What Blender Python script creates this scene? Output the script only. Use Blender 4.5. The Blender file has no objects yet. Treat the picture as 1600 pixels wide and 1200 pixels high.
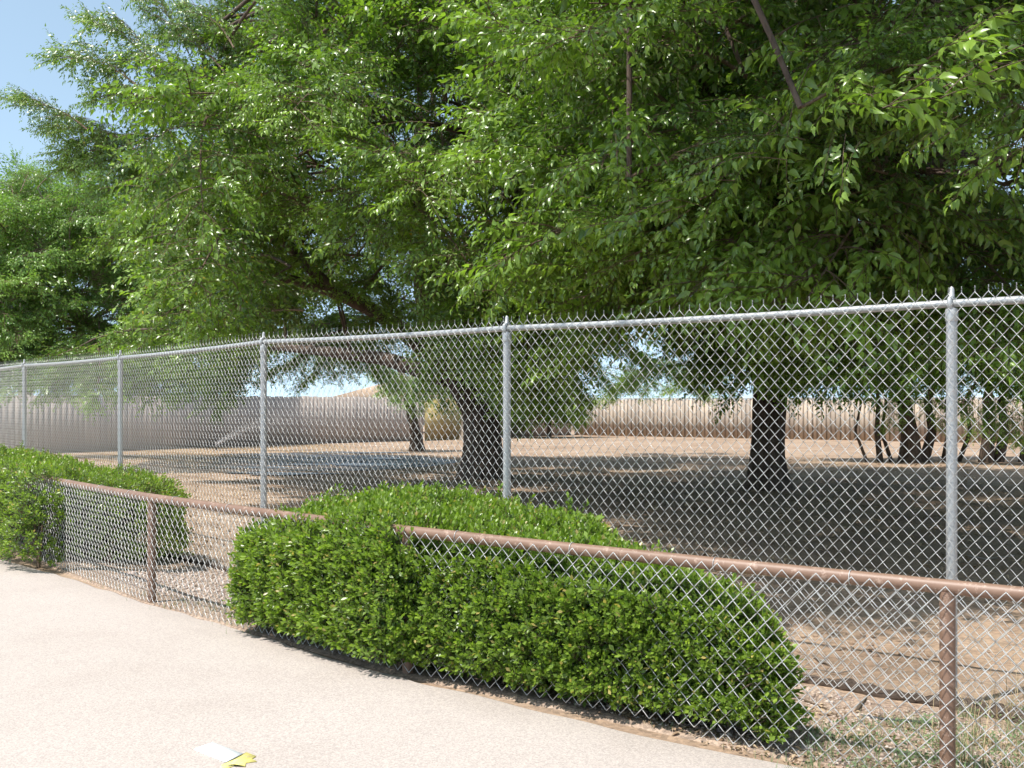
import bpy, math, random
import numpy as np
from mathutils import Vector, Matrix

random.seed(7); R = np.random.default_rng(11)
SC = bpy.context.scene
COL = SC.collection
PI = math.pi

# ---------------------------------------------------------------- camera, sky, sun
F, HOR, CH = 1700.0, 629.5, 1.28          # focal length and horizon of a 1600 x 1200 view, eye height
cd = bpy.data.cameras.new('camera'); cam = bpy.data.objects.new('camera', cd); COL.objects.link(cam)
cam.location = (0, 0, CH); cam.rotation_euler = (math.radians(90), 0, 0)
cd.sensor_width = 36.0; cd.lens = F / 1600 * 36; cd.shift_y = (HOR - 600) / 1600
cd.clip_start = 0.05; cd.clip_end = 2000
SC.camera = cam
SUN_EL, SUN_AZ = math.radians(64), (-0.83, -0.56)     # comes from the left, slightly from behind the camera
w = bpy.data.worlds.new('World'); SC.world = w; w.use_nodes = True
nt = w.node_tree; nt.nodes.clear()
sky = nt.nodes.new('ShaderNodeTexSky'); sky.sky_type = 'NISHITA'; sky.sun_disc = False
sky.sun_elevation = SUN_EL; sky.sun_rotation = math.atan2(SUN_AZ[0], SUN_AZ[1])
sky.air_density = 0.9; sky.dust_density = 0.5; sky.ozone_density = 0.8
bg = nt.nodes.new('ShaderNodeBackground'); bg.inputs['Strength'].default_value = 0.15
out = nt.nodes.new('ShaderNodeOutputWorld')
tcw = nt.nodes.new('ShaderNodeTexCoord'); mpw = nt.nodes.new('ShaderNodeMapping'); mpw.inputs['Location'].default_value = (0, 0, 0.16)
nt.links.new(tcw.outputs['Generated'], mpw.inputs[0]); nt.links.new(mpw.outputs[0], sky.inputs[0])
hsw = nt.nodes.new('ShaderNodeHueSaturation'); hsw.inputs['Saturation'].default_value = 0.76; hsw.inputs['Hue'].default_value = 0.478; nt.links.new(sky.outputs[0], hsw.inputs['Color'])
nt.links.new(hsw.outputs[0], bg.inputs[0]); nt.links.new(bg.outputs[0], out.inputs[0])
sl = bpy.data.lights.new('sun', 'SUN'); sl.energy = 3.9; sl.angle = math.radians(0.55); sl.color = (1, 0.955, 0.89)
so = bpy.data.objects.new('sun', sl); COL.objects.link(so)
n_ = math.hypot(*SUN_AZ)
sd = Vector((SUN_AZ[0] / n_ * math.cos(SUN_EL), SUN_AZ[1] / n_ * math.cos(SUN_EL), math.sin(SUN_EL)))
so.rotation_euler = sd.to_track_quat('Z', 'Y').to_euler()
vs = SC.view_settings; SC.display_settings.display_device = 'sRGB'
vs.view_transform = 'Standard'; vs.look = 'None'; vs.exposure = 0.8; vs.gamma = 1; vs.use_curve_mapping = False
cy = SC.cycles; SC.render.engine = 'CYCLES'
cy.use_adaptive_sampling = True; cy.adaptive_threshold = 0.03; cy.use_denoising = True
cy.max_bounces = 7; cy.diffuse_bounces = 3; cy.glossy_bounces = 2; cy.transmission_bounces = 4; cy.transparent_max_bounces = 8
cy.sample_clamp_indirect = 6; cy.caustics_reflective = False; cy.caustics_refractive = False


def at(px, py, Y):                                    # a point seen at a pixel, Y metres away
    return Vector(((px - 800) / F * Y, Y, CH - (py - HOR) / F * Y))


# ---------------------------------------------------------------- objects
def tag(o, label=None, cat=None, group=None, kind=None):
    if label: o['label'] = label
    if cat: o['category'] = cat
    if group: o['group'] = group
    if kind: o['kind'] = kind
    return o


def empty(name, loc, label, cat, group=None):
    o = bpy.data.objects.new(name, None); COL.objects.link(o); o.location = loc
    o.empty_display_size = 0.1
    return tag(o, label, cat, group)


def link(name, me, parent=None, loc=None, mtx=None):
    o = bpy.data.objects.new(name, me); COL.objects.link(o)
    if parent is not None:
        o.parent = parent
        if parent.parent is None: o.matrix_parent_inverse = Matrix.Translation(-Vector(parent.location))
    if mtx is not None: o.matrix_basis = mtx
    elif loc is not None: o.location = loc
    return o


def mesh(name, V, T, mats, mi=None, tint=None, smooth=False):
    V = np.asarray(V, np.float32).reshape(-1, 3); T = np.asarray(T, np.int32)
    k = T.shape[1]
    me = bpy.data.meshes.new(name)
    me.vertices.add(len(V)); me.vertices.foreach_set('co', V.ravel())
    me.loops.add(T.size); me.loops.foreach_set('vertex_index', T.ravel())
    me.polygons.add(len(T)); me.polygons.foreach_set('loop_start', np.arange(0, T.size, k, dtype=np.int32))
    for m in (mats if isinstance(mats, (list, tuple)) else [mats]): me.materials.append(m)
    if mi is not None: me.polygons.foreach_set('material_index', np.asarray(mi, np.int32))
    if smooth: me.polygons.foreach_set('use_smooth', np.ones(len(T), bool))
    if tint is not None:
        a = me.attributes.new('tint', 'FLOAT', 'POINT'); a.data.foreach_set('value', np.asarray(tint, np.float32))
    me.update(calc_edges=True)
    return me


class MB:                                             # collects triangles
    def __init__(s): s.V = []; s.T = []; s.M = []; s.K = []; s.n = 0

    def add(s, V, T, m=0, tint=0.5):
        V = np.asarray(V, float).reshape(-1, 3); T = np.asarray(T, int)
        if T.shape[1] == 4: T = np.concatenate([T[:, [0, 1, 2]], T[:, [0, 2, 3]]])
        s.V.append(V); s.T.append(T + s.n); s.M.append(np.full(len(T), m)); s.n += len(V)
        s.K.append(np.broadcast_to(np.asarray(tint, float), (len(V),)))

    def tube(s, P, r, seg=8, m=0, caps=True, tint=0.5):
        P = np.asarray(P, float); n = len(P); r = np.broadcast_to(np.asarray(r, float), (n,))
        d = np.gradient(P, axis=0); d /= np.linalg.norm(d, axis=1)[:, None] + 1e-12
        up = np.array([0, 0, 1.0]) if abs(d[:, 2]).mean() < 0.8 else np.array([0, 1.0, 0])
        a = np.cross(d, up); a /= np.linalg.norm(a, axis=1)[:, None] + 1e-12; b = np.cross(a, d)
        th = np.arange(seg) * 2 * PI / seg
        V = P[:, None] + r[:, None, None] * (np.cos(th)[None, :, None] * a[:, None] + np.sin(th)[None, :, None] * b[:, None])
        i = np.arange(n - 1)[:, None] * seg; j = np.arange(seg)[None]; j2 = (j + 1) % seg
        T = np.stack([i + j, i + j2, i + seg + j2, i + seg + j], -1).reshape(-1, 4)
        V = V.reshape(-1, 3); s.add(V, T, m, tint)
        if caps:
            c = np.arange(seg)
            for base, ctr, flip in ((0, P[0], 1), ((n - 1) * seg, P[-1], 0)):
                t = np.stack([np.full(seg, seg), c, (c + 1) % seg], 1)
                if flip: t = t[:, ::-1]
                s.add(np.vstack([V[base:base + seg], ctr]), t, m, tint)

    def box(s, c, e, m=0, rz=0, tint=0.5, j=0):
        c = np.asarray(c, float); e = np.asarray(e, float) / 2
        V = np.array([(x, y, z) for z in (-1, 1) for y in (-1, 1) for x in (-1, 1)], float) * e
        if j: V += R.normal(0, j, V.shape)
        ca, sa = math.cos(rz), math.sin(rz)
        V = np.stack([V[:, 0] * ca - V[:, 1] * sa, V[:, 0] * sa + V[:, 1] * ca, V[:, 2]], 1) + c
        s.add(V, [(0, 2, 3, 1), (4, 5, 7, 6), (0, 1, 5, 4), (2, 6, 7, 3), (0, 4, 6, 2), (1, 3, 7, 5)], m, tint)

    def arrays(s): return np.vstack(s.V), np.vstack(s.T), np.concatenate(s.M), np.concatenate(s.K)

    def build(s, name, mats, parent=None, smooth=False, kind=None):
        V, T, M, K = s.arrays()
        o = link(name, mesh(name, V, T, mats, M, K, smooth), parent)
        if kind: o['kind'] = kind
        return o


def blob_noise(n=6, sc=1.0, seed=0):                  # cheap smooth noise of x, y
    r = np.random.default_rng(seed)
    k = r.normal(0, 1, (n, 2)) / sc; ph = r.uniform(0, 6.28, n)
    return lambda x, y: sum(np.sin(k[i, 0] * x + k[i, 1] * y + ph[i]) for i in range(n)) / n ** 0.5 / 1.2


# ---------------------------------------------------------------- materials
def mat(name):
    m = bpy.data.materials.new(name); m.use_nodes = True
    n = m.node_tree; b = n.nodes['Principled BSDF']
    return m, n, b


def N(n, t, **kw):
    x = n.nodes.new(t)
    for k, v in kw.items():
        if k in x.inputs: x.inputs[k].default_value = v
        else: setattr(x, k, v)
    return x


def ramp(n, fac, stops):
    r = n.nodes.new('ShaderNodeValToRGB'); e = r.color_ramp.elements
    e[0].position, e[0].color = stops[0][0], (*stops[0][1], 1); e[1].position, e[1].color = stops[-1][0], (*stops[-1][1], 1)
    for p, c in stops[1:-1]:
        x = e.new(p); x.color = (*c, 1)
    n.links.new(fac, r.inputs[0]); return r.outputs[0]


def noise(n, scale, detail=4, rough=0.6, vec=None, dist=0.0):
    x = N(n, 'ShaderNodeTexNoise', Scale=scale, Detail=detail, Roughness=rough, Distortion=dist)
    if vec is not None: n.links.new(vec, x.inputs['Vector'])
    return x.outputs['Fac']


def coords(n, world=True, scale=None):
    o = (N(n, 'ShaderNodeNewGeometry').outputs['Position'] if world else N(n, 'ShaderNodeTexCoord').outputs['Object'])
    if scale:
        m = N(n, 'ShaderNodeMapping'); m.inputs['Scale'].default_value = scale
        n.links.new(o, m.inputs[0]); o = m.outputs[0]
    return o


def mix(n, fac, a, b, mode='MIX'):
    x = N(n, 'ShaderNodeMix', data_type='RGBA', blend_type=mode)
    for s, v in ((0, fac), (6, a), (7, b)):
        if isinstance(v, (int, float)): x.inputs[s].default_value = v
        elif isinstance(v, tuple): x.inputs[s].default_value = (*v, 1)
        else: n.links.new(v, x.inputs[s])
    return x.outputs[2]


def bump(n, b, h, strength=0.3, dist=0.01):
    x = N(n, 'ShaderNodeBump', Strength=strength, Distance=dist)
    n.links.new(h, x.inputs['Height']); n.links.new(x.outputs[0], b.inputs['Normal'])


def ground_mat(name, stops, big, fine, bump_s=0.5, bd=0.01, rough=0.95, speck=None):
    m, n, b = mat(name); p = coords(n)
    c = ramp(n, noise(n, big, 6, 0.65, p), stops)
    f = noise(n, fine, 5, 0.7, p)
    c = mix(n, 0.55, c, ramp(n, f, [(0.3, (0.55, 0.55, 0.55)), (0.7, (1.35, 1.3, 1.25))]), 'MULTIPLY')
    if speck:
        v = N(n, 'ShaderNodeTexVoronoi', Scale=speck[0]); n.links.new(p, v.inputs['Vector'])
        c = mix(n, speck[1], c, ramp(n, v.outputs['Color'], [(0.2, (0.45, 0.42, 0.4)), (0.8, (1.5, 1.42, 1.35))]), 'MULTIPLY')
    n.links.new(c, b.inputs['Base Color']); b.inputs['Roughness'].default_value = rough
    b.inputs['Specular IOR Level'].default_value = 0.25
    bump(n, b, f, bump_s, bd)
    return m


M_WALK = ground_mat('sidewalk_concrete', [(0.3, (0.395, 0.352, 0.322)), (0.5, (0.43, 0.387, 0.357)), (0.7, (0.445, 0.402, 0.372))], 0.9, 150, 0.5, 0.003, speck=(150, 0.24))
M_DIRT = ground_mat('yard_dirt', [(0.3, (0.225, 0.158, 0.110)), (0.5, (0.33, 0.242, 0.172)), (0.72, (0.41, 0.32, 0.243))], 0.8, 22, 0.7, 0.02, speck=(45, 0.35))
M_GRAV = ground_mat('gravel_bed', [(0.3, (0.27, 0.20, 0.15)), (0.7, (0.42, 0.335, 0.27))], 2.0, 60, 0.8, 0.01, speck=(75, 0.6))
M_SOIL = ground_mat('dark_soil', [(0.3, (0.06, 0.045, 0.035)), (0.7, (0.13, 0.10, 0.08))], 6, 60, 0.8, 0.01)
M_WET = ground_mat('wet_soil', [(0.3, (0.06, 0.045, 0.036)), (0.7, (0.10, 0.078, 0.06))], 1.2, 12, 0.4, 0.01, rough=0.5)
M_WET.node_tree.nodes['Principled BSDF'].inputs['Specular IOR Level'].default_value = 0.9

m, n, b = mat('water'); M_WATER = m
b.inputs['Base Color'].default_value = (0.05, 0.045, 0.04, 1); b.inputs['Roughness'].default_value = 0.26
b.inputs['Specular IOR Level'].default_value = 1.0
bump(n, b, noise(n, 4, 4, 0.6, coords(n, scale=(1, 1, 1))), 0.6, 0.08)

m, n, b = mat('galvanised_steel'); M_GALV = m
p = coords(n, False)
v = N(n, 'ShaderNodeTexVoronoi', Scale=160.0); n.links.new(p, v.inputs['Vector'])
c = ramp(n, v.outputs['Color'], [(0.1, (0.38, 0.39, 0.39)), (0.9, (0.47, 0.475, 0.47))])
c = mix(n, ramp(n, noise(n, 9, 6, 0.7, p), [(0.58, (0, 0, 0)), (0.72, (0.5, 0.5, 0.5))]), c, (0.45, 0.38, 0.30))
n.links.new(c, b.inputs['Base Color']); b.inputs['Metallic'].default_value = 0.35; b.inputs['Roughness'].default_value = 0.42

m, n, b = mat('zinc_wire'); M_WIRE = m
r_ = N(n, 'ShaderNodeObjectInfo').outputs['Random']
c = ramp(n, r_, [(0, (0.46, 0.46, 0.45)), (1, (0.60, 0.60, 0.58))])
c = mix(n, ramp(n, noise(n, 35, 4, 0.7, coords(n)), [(0.6, (0, 0, 0)), (0.75, (0.6, 0.6, 0.6))]), c, (0.36, 0.33, 0.30))
n.links.new(c, b.inputs['Base Color']); b.inputs['Metallic'].default_value = 0.3; b.inputs['Roughness'].default_value = 0.36

m, n, b = mat('brown_paint'); M_BROWN = m
p = coords(n)
c = ramp(n, noise(n, 3, 6, 0.7, p), [(0.3, (0.17, 0.098, 0.062)), (0.7, (0.25, 0.152, 0.104))])
c = mix(n, ramp(n, noise(n, 26, 6, 0.75, p), [(0.55, (0, 0, 0)), (0.66, (0.85, 0.85, 0.85))]), c, (0.42, 0.30, 0.23))
c = mix(n, ramp(n, noise(n, 60, 5, 0.8, p), [(0.63, (0, 0, 0)), (0.69, (0.9, 0.9, 0.9))]), c, (0.09, 0.045, 0.03))
n.links.new(c, b.inputs['Base Color']); b.inputs['Roughness'].default_value = 0.5
bump(n, b, noise(n, 40, 4, 0.7, p), 0.2, 0.002)


def wood_mat(name, a, b_, foot, var=0.75):
    m, n, b = mat(name)
    p = coords(n, False, (14, 14, 0.9)); r = N(n, 'ShaderNodeObjectInfo').outputs['Random']
    ad = N(n, 'ShaderNodeVectorMath', operation='ADD'); n.links.new(p, ad.inputs[0])
    cx = N(n, 'ShaderNodeCombineXYZ')
    ml = N(n, 'ShaderNodeMath', operation='MULTIPLY'); n.links.new(r, ml.inputs[0]); ml.inputs[1].default_value = 37
    n.links.new(ml.outputs[0], cx.inputs[0]); n.links.new(ml.outputs[0], cx.inputs[2]); n.links.new(cx.outputs[0], ad.inputs[1])
    c = ramp(n, noise(n, 1.6, 6, 0.7, ad.outputs[0], 0.6), [(0.25, a), (0.75, b_)])
    c = mix(n, var, c, ramp(n, r, [(0, (0.68, 0.66, 0.65)), (0.5, (1, 0.97, 0.92)), (1, (1.22, 1.16, 1.08))]), 'MULTIPLY')
    o = coords(n, False); s = N(n, 'ShaderNodeSeparateXYZ'); n.links.new(o, s.inputs[0])   # soil splash stains at the foot
    mr = N(n, 'ShaderNodeMapRange'); n.links.new(s.outputs[2], mr.inputs[0])
    mr.inputs[1].default_value = 0.75; mr.inputs[2].default_value = 0.0; mr.inputs[3].default_value = 0; mr.inputs[4].default_value = 0.5
    c = mix(n, mr.outputs[0], c, foot)
    n.links.new(c, b.inputs['Base Color']); b.inputs['Roughness'].default_value = 0.85
    return m


M_WOOD = wood_mat('weathered_cedar', (0.34, 0.275, 0.215), (0.52, 0.45, 0.38), (0.42, 0.28, 0.175))
M_WOODG = wood_mat('grey_weathered_wood', (0.36, 0.305, 0.27), (0.45, 0.39, 0.35), (0.38, 0.31, 0.26), 0.28)
M_YEL = wood_mat('ochre_plywood', (0.50, 0.40, 0.16), (0.58, 0.47, 0.22), (0.30, 0.19, 0.10))


def bark_mat(name, a, b_, sc=7):
    m, n, b = mat(name); p = coords(n, True, (1, 1, 0.22))
    f = noise(n, sc, 7, 0.72, p, 0.8)
    n.links.new(ramp(n, f, [(0.3, a), (0.7, b_)]), b.inputs['Base Color']); b.inputs['Roughness'].default_value = 0.95
    bump(n, b, f, 1.0, 0.05); return m


M_BARK = bark_mat('mulberry_bark', (0.05, 0.034, 0.025), (0.17, 0.12, 0.09))
M_PALEB = bark_mat('pale_bark', (0.20, 0.16, 0.12), (0.42, 0.36, 0.30))
M_TWIG = bark_mat('twig_bark', (0.12, 0.08, 0.05), (0.26, 0.19, 0.12), 30)


def leaf_mat(name, dark, lit, tr, trans=0.27, rough=0.31, dead=None, spec=0.55):
    m, n, b = mat(name); b_out = n.nodes['Material Output']
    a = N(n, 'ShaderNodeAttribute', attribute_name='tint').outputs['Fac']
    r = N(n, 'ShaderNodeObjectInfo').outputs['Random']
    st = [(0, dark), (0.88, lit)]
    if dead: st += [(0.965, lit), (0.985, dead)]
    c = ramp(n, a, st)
    c = mix(n, 0.6, c, ramp(n, r, [(0, (0.75, 0.8, 0.75)), (1, (1.25, 1.18, 1.1))]), 'MULTIPLY')
    n.links.new(c, b.inputs['Base Color']); b.inputs['Roughness'].default_value = rough
    b.inputs['Specular IOR Level'].default_value = spec
    t = N(n, 'ShaderNodeBsdfTranslucent')
    tc = mix(n, 1.0, c, tr, 'MULTIPLY'); n.links.new(tc, t.inputs[0])
    ms = N(n, 'ShaderNodeMixShader'); ms.inputs[0].default_value = trans
    n.links.new(b.outputs[0], ms.inputs[1]); n.links.new(t.outputs[0], ms.inputs[2]); n.links.new(ms.outputs[0], b_out.inputs[0])
    return m


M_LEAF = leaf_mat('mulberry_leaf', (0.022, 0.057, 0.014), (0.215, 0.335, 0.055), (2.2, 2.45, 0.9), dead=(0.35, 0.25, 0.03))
M_LEAFD = leaf_mat('pale_tree_leaf', (0.10, 0.17, 0.040), (0.21, 0.35, 0.075), (2.0, 2.2, 1.0))
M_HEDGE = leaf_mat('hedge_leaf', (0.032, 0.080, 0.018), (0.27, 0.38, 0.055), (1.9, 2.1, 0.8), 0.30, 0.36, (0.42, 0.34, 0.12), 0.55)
M_WEED = leaf_mat('weed_leaf', (0.10, 0.16, 0.07), (0.20, 0.28, 0.13), (1.5, 1.6, 0.9), 0.3, 0.6)
M_STRAW = leaf_mat('dry_straw', (0.38, 0.27, 0.15), (0.60, 0.50, 0.32), (1.2, 1.1, 0.9), 0.2, 0.7)
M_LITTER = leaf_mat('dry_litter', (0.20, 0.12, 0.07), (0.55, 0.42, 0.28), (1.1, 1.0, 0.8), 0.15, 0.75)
M_STONE, n, b = mat('gravel_stone')
a = N(n, 'ShaderNodeAttribute', attribute_name='tint').outputs['Fac']
n.links.new(ramp(n, a, [(0, (0.24, 0.17, 0.13)), (0.5, (0.42, 0.33, 0.26)), (0.8, (0.52, 0.44, 0.38)), (1, (0.34, 0.25, 0.22))]), b.inputs['Base Color'])
b.inputs['Roughness'].default_value = 0.85


def flat(name, col, rough=0.6):
    m, n, b = mat(name); b.inputs['Base Color'].default_value = (*col, 1); b.inputs['Roughness'].default_value = rough
    return m


M_INNER = flat('inner_twig_shade', (0.035, 0.04, 0.02), 1.0)  # dark tone stands for the shade among the hedge's inner twigs
M_DROP = flat('spray_drops', (0.85, 0.87, 0.9), 0.2)
M_SHINGLE = ground_mat('roof_shingle', [(0.3, (0.33, 0.24, 0.17)), (0.7, (0.45, 0.34, 0.25))], 1.5, 9, 0.4, 0.01)
M_STUCCO = flat('house_stucco', (0.5, 0.43, 0.34), 0.9)
M_BLACK = flat('black_poly', (0.03, 0.03, 0.035), 0.5)


def paint_mat(name, col, wear):
    m, n, b = mat(name); p = coords(n)
    f = noise(n, 55, 6, 0.8, p)
    n.links.new(mix(n, ramp(n, f, [(wear, (0, 0, 0)), (wear + 0.1, (1, 1, 1))]), col, (0.5, 0.43, 0.37)), b.inputs['Base Color'])
    b.inputs['Roughness'].default_value = 0.7; return m


M_WHITE = paint_mat('white_marking_paint', (0.85, 0.86, 0.85), 0.60)
M_YELP = paint_mat('yellow_marking_paint', (0.80, 0.68, 0.20), 0.55)

# ---------------------------------------------------------------- fence lines and the lie of the land
BF = np.array([(-9.2, 15.0), (-7.45, 13.25), (-5.70, 11.30), (-4.02, 9.10), (-2.317, 7.0), (-0.498, 5.2), (1.553, 3.88), (3.60, 2.55), (5.7, 1.2)])
BRZ = [.67, .67, .67, .668, .670, .667, .624, .60, .58]
TF = np.array([(-10.6, 19.5), (-8.45, 16.85), (-6.35, 14.17), (-4.19, 11.64), (-2.075, 9.09), (-0.033, 7.11), (2.154, 5.33), (4.05, 3.25), (6.0, 1.1)])
TRZ = [1.765, 1.765, 1.7675, 1.763, 1.79, 1.767, 1.767, 1.75, 1.75]


def gs(x, y): return -0.085 / (1 + np.exp(-(np.asarray(x, float) - 0.45) * 2.6))     # the pavement dips a little to the right


def sdist(L, x, y):                                   # signed distance to a line of posts, plus = behind it
    x = np.asarray(x, float); y = np.asarray(y, float)
    best = np.full(x.shape, 1e9); sg = np.ones(x.shape)
    for i in range(len(L) - 1):
        a, b = L[i], L[i + 1]; d = b - a; ln = np.hypot(*d)
        t = ((x - a[0]) * d[0] + (y - a[1]) * d[1]) / ln ** 2
        lo = -50 if i == 0 else 0; hi = 50 if i == len(L) - 2 else 1
        t = np.clip(t, lo, hi)
        dx, dy = x - (a[0] + t * d[0]), y - (a[1] + t * d[1]); q = np.hypot(dx, dy)
        s = np.sign(-d[1] * (x - a[0]) + d[0] * (y - a[1]))
        u = q < best - 1e-9; sg = np.where(u, s, sg); best = np.where(u, q, best)
    return best * sg


g1, g2 = blob_noise(6, 0.35, 3), blob_noise(7, 3.0, 5)


def ground(x, y):
    x = np.asarray(x, float); y = np.asarray(y, float)
    d = sdist(BF, x, y)
    t = np.clip((d + 0.02) / 1.5, 0, 1); t = t * t * (3 - 2 * t)
    far = np.clip(y - 6, 0, 60)
    z = (gs(x, y) - 0.012) * (1 - t) + (-0.21 - 0.0030 * far) * t
    return z + t * (0.006 * g1(x, y) + 0.012 * g2(x, y) * np.clip(far / 8, 0, 1))


def gp(px, py):                                       # the ground point seen at a pixel
    Y = 1.4 * F / (py - HOR)
    for _ in range(30):
        X = (px - 800) / F * Y
        Y = 0.5 * Y + 0.5 * (CH - float(ground(X, Y))) * F / (py - HOR)
    return Vector(((px - 800) / F * Y, Y, float(ground((px - 800) / F * Y, Y))))


def axis(*seg):
    o = []
    for a, b, s in seg: o += list(np.arange(a, b, s))
    return np.array(sorted(set(np.round(o, 4))))


def grid_T(nx, ny):
    i = np.arange(nx - 1)[None]; j = np.arange(ny - 1)[:, None]
    q = j * nx + i
    return np.stack([q, q + 1, q + nx + 1, q + nx], -1).reshape(-1, 4)


ax = axis((-400, -60, 40), (-60, -20, 4), (-20, -7, 0.6), (-7, 6, 0.11), (6, 24, 0.8), (24, 60, 4), (60, 401, 40))
ay = axis((-60, 0, 10), (0, 2, 0.6), (2, 12, 0.11), (12, 60, 0.7), (60, 120, 6), (120, 900, 60))
GX, GY = np.meshgrid(ax, ay)
link('ground', mesh('ground', np.stack([GX, GY, ground(GX, GY)], -1), grid_T(len(ax), len(ay)), M_DIRT, smooth=True))['kind'] = 'structure'

# pavement: back edge as seen, then away towards the camera
edge = []
for px, py in [(0, 873), (104, 901), (233, 943), (300, 961), (375, 983), (470, 1012), (590, 1048), (710, 1077), (830, 1106), (950, 1135), (1100, 1168), (1194, 1186)]:
    Y = 8.0
    for _ in range(20): Y = (CH - float(gs((px - 800) / F * Y, Y))) * F / (py - HOR)
    edge.append(((px - 800) / F * Y, Y))
e0 = np.array(edge[0]); dl = np.array(edge[0]) - np.array(edge[1]); dl /= np.linalg.norm(dl)
er = np.array(edge[-1]); dr = np.array([0.84, -0.54])
edge = np.array([e0 + dl * 30, e0 + dl * 8, e0 + dl * 3] + edge + [er + dr * 1, er + dr * 3, er + dr * 20])
ss = np.r_[0, np.cumsum(np.hypot(*np.diff(edge, axis=0).T))]
s_ = np.r_[np.arange(0, ss[2], 1.0), np.arange(ss[2], ss[-3] + 2, 0.03), np.arange(ss[-3] + 2, ss[-1], 1.0)]
EX, EY = np.interp(s_, ss, edge[:, 0]), np.interp(s_, ss, edge[:, 1])
en = blob_noise(7, 0.08, 9)
wob = 0.010 * en(s_, s_ * 0.4)
off = np.array([0, 0.02, 0.3, 0.7, 1.2, 2, 3, 5, 9, 30])
PX = EX[None] + (-0.57) * (off[:, None] + wob[None] * (off[:, None] < 0.1)); PY = EY[None] + (-0.82) * (off[:, None] + wob[None] * (off[:, None] < 0.1))
PZ = gs(PX, PY); PZ[0] -= 0.006
top = np.stack([PX, PY, PZ], -1)
low = top[0].copy(); low[:, 2] -= 0.12
V = np.vstack([low[None], top]).reshape(-1, 3)
link('sidewalk', mesh('sidewalk', V, grid_T(len(s_), len(off) + 1)[:, ::-1], M_WALK))['kind'] = 'structure'

# gravel strip between the two fences
def resamp(L, n, a=0.0, b=1.0):
    s = np.r_[0, np.cumsum(np.hypot(*np.diff(L, axis=0).T))]; q = np.linspace(s[-1] * a, s[-1] * b, n)
    return np.stack([np.interp(q, s, L[:, 0]), np.interp(q, s, L[:, 1])], 1)


Ls, Lt = resamp(BF[1:8], 160), resamp(TF[1:8], 160)
tt = np.linspace(-0.07, 0.985, 23)
GV = Ls[None] * (1 - tt[:, None, None]) + Lt[None] * tt[:, None, None]
z = ground(GV[..., 0], GV[..., 1]) + 0.008 + 0.006 * R.random(GV.shape[:2])
z[-1] -= 0.03; z[0] -= 0.04
link('gravel_strip', mesh('gravel_strip', np.concatenate([GV, z[..., None]], -1), grid_T(160, 23), M_GRAV, smooth=True))['kind'] = 'structure'


# ---------------------------------------------------------------- chain link
VP, WP, WR = 0.0705, 0.0660, 0.0023


def wire_mesh(name, nhalf, barb, parity, rr=WR):      # one zigzag wire; parity says which side it starts on
    P = []
    for k in range(nhalf + 1):
        x = (-1 if (k + parity) % 2 == 0 else 1) * WP / 4
        s = 1 if k % 2 else -1; zz = -k * VP / 2
        sx = np.sign(x)
        for dz, dx, dy in ((0.007, -0.0066, -s), (0.0, 0.0, 0), (-0.007, -0.0066, s)):
            if (k == 0 and dz > 0) or (k == nhalf and dz < 0): continue
            P.append((x + sx * dx + (sx * 0.0012 if dz == 0 else 0), dy * 0.0026, zz + dz))
    P = P[:]
    if barb:
        x0, sx = P[0][0], np.sign(P[0][0])
        top = [(x0 - sx * 0.004, 0.003 * sx, 0.029), (x0 + sx * 0.001, -0.002 * sx, 0.021), (x0 - sx * 0.0012, 0.0028 * sx, 0.012), (x0, 0, 0.004)]
        P = top + P[1:] if False else top + P
    else:
        P = [(P[0][0] * 0.92, 0.004, -0.004)] + P
    mb = MB(); mb.tube(P, rr, 4, caps=False)
    V, T, M, K = mb.arrays()
    return mesh(name, V, T, M_WIRE, smooth=True)


def chain_fence(root, L, Z, drop, barb, front, near_from, tube_r, wr):
    far = MB(); cache = {}; n_part = 0
    for i in range(len(L) - 1):
        a, b = L[i], L[i + 1]; d = b - a; ln = float(np.hypot(*d)); u = d / ln; nrm = np.array([u[1], -u[0]])
        nw = int(round(ln / (WP / 2))); nw += nw % 2
        sx = ln / (nw * WP / 2); rz = math.atan2(u[1], u[0])
        for k in range(nw):
            t = (k + 0.5) / nw; c = a + d * t + nrm * front
            zt = Z[i] * (1 - t) + Z[i + 1] * t
            bot = float(ground(*c)) + 0.012
            nh = int((zt + drop - bot) / (VP / 2)); key = (nh, k % 2)
            if key not in cache: cache[key] = wire_mesh('wire', nh, barb, k % 2, wr)
            mt = Matrix.Translation((c[0], c[1], zt + drop)) @ Matrix.Rotation(rz, 4, 'Z') @ Matrix.Diagonal((sx, 1, 1, 1))
            if i >= near_from and c[0] < 0.52 * c[1] + 0.25 and n_part < 298:
                o = link('wire', cache[key], root, mtx=mt); n_part += 1
            else:
                me = cache[key]; V = np.empty(len(me.vertices) * 3, np.float32); me.vertices.foreach_get('co', V)
                V = V.reshape(-1, 3) @ np.array(mt.to_3x3()).T + np.array(mt.translation)
                T = np.empty(len(me.polygons) * 3, np.int32); me.polygons.foreach_get('vertices', T)
                far.add(V, T.reshape(-1, 3))
    if far.n: far.build('wire_mesh', [M_WIRE], root, True, 'stuff')


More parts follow.
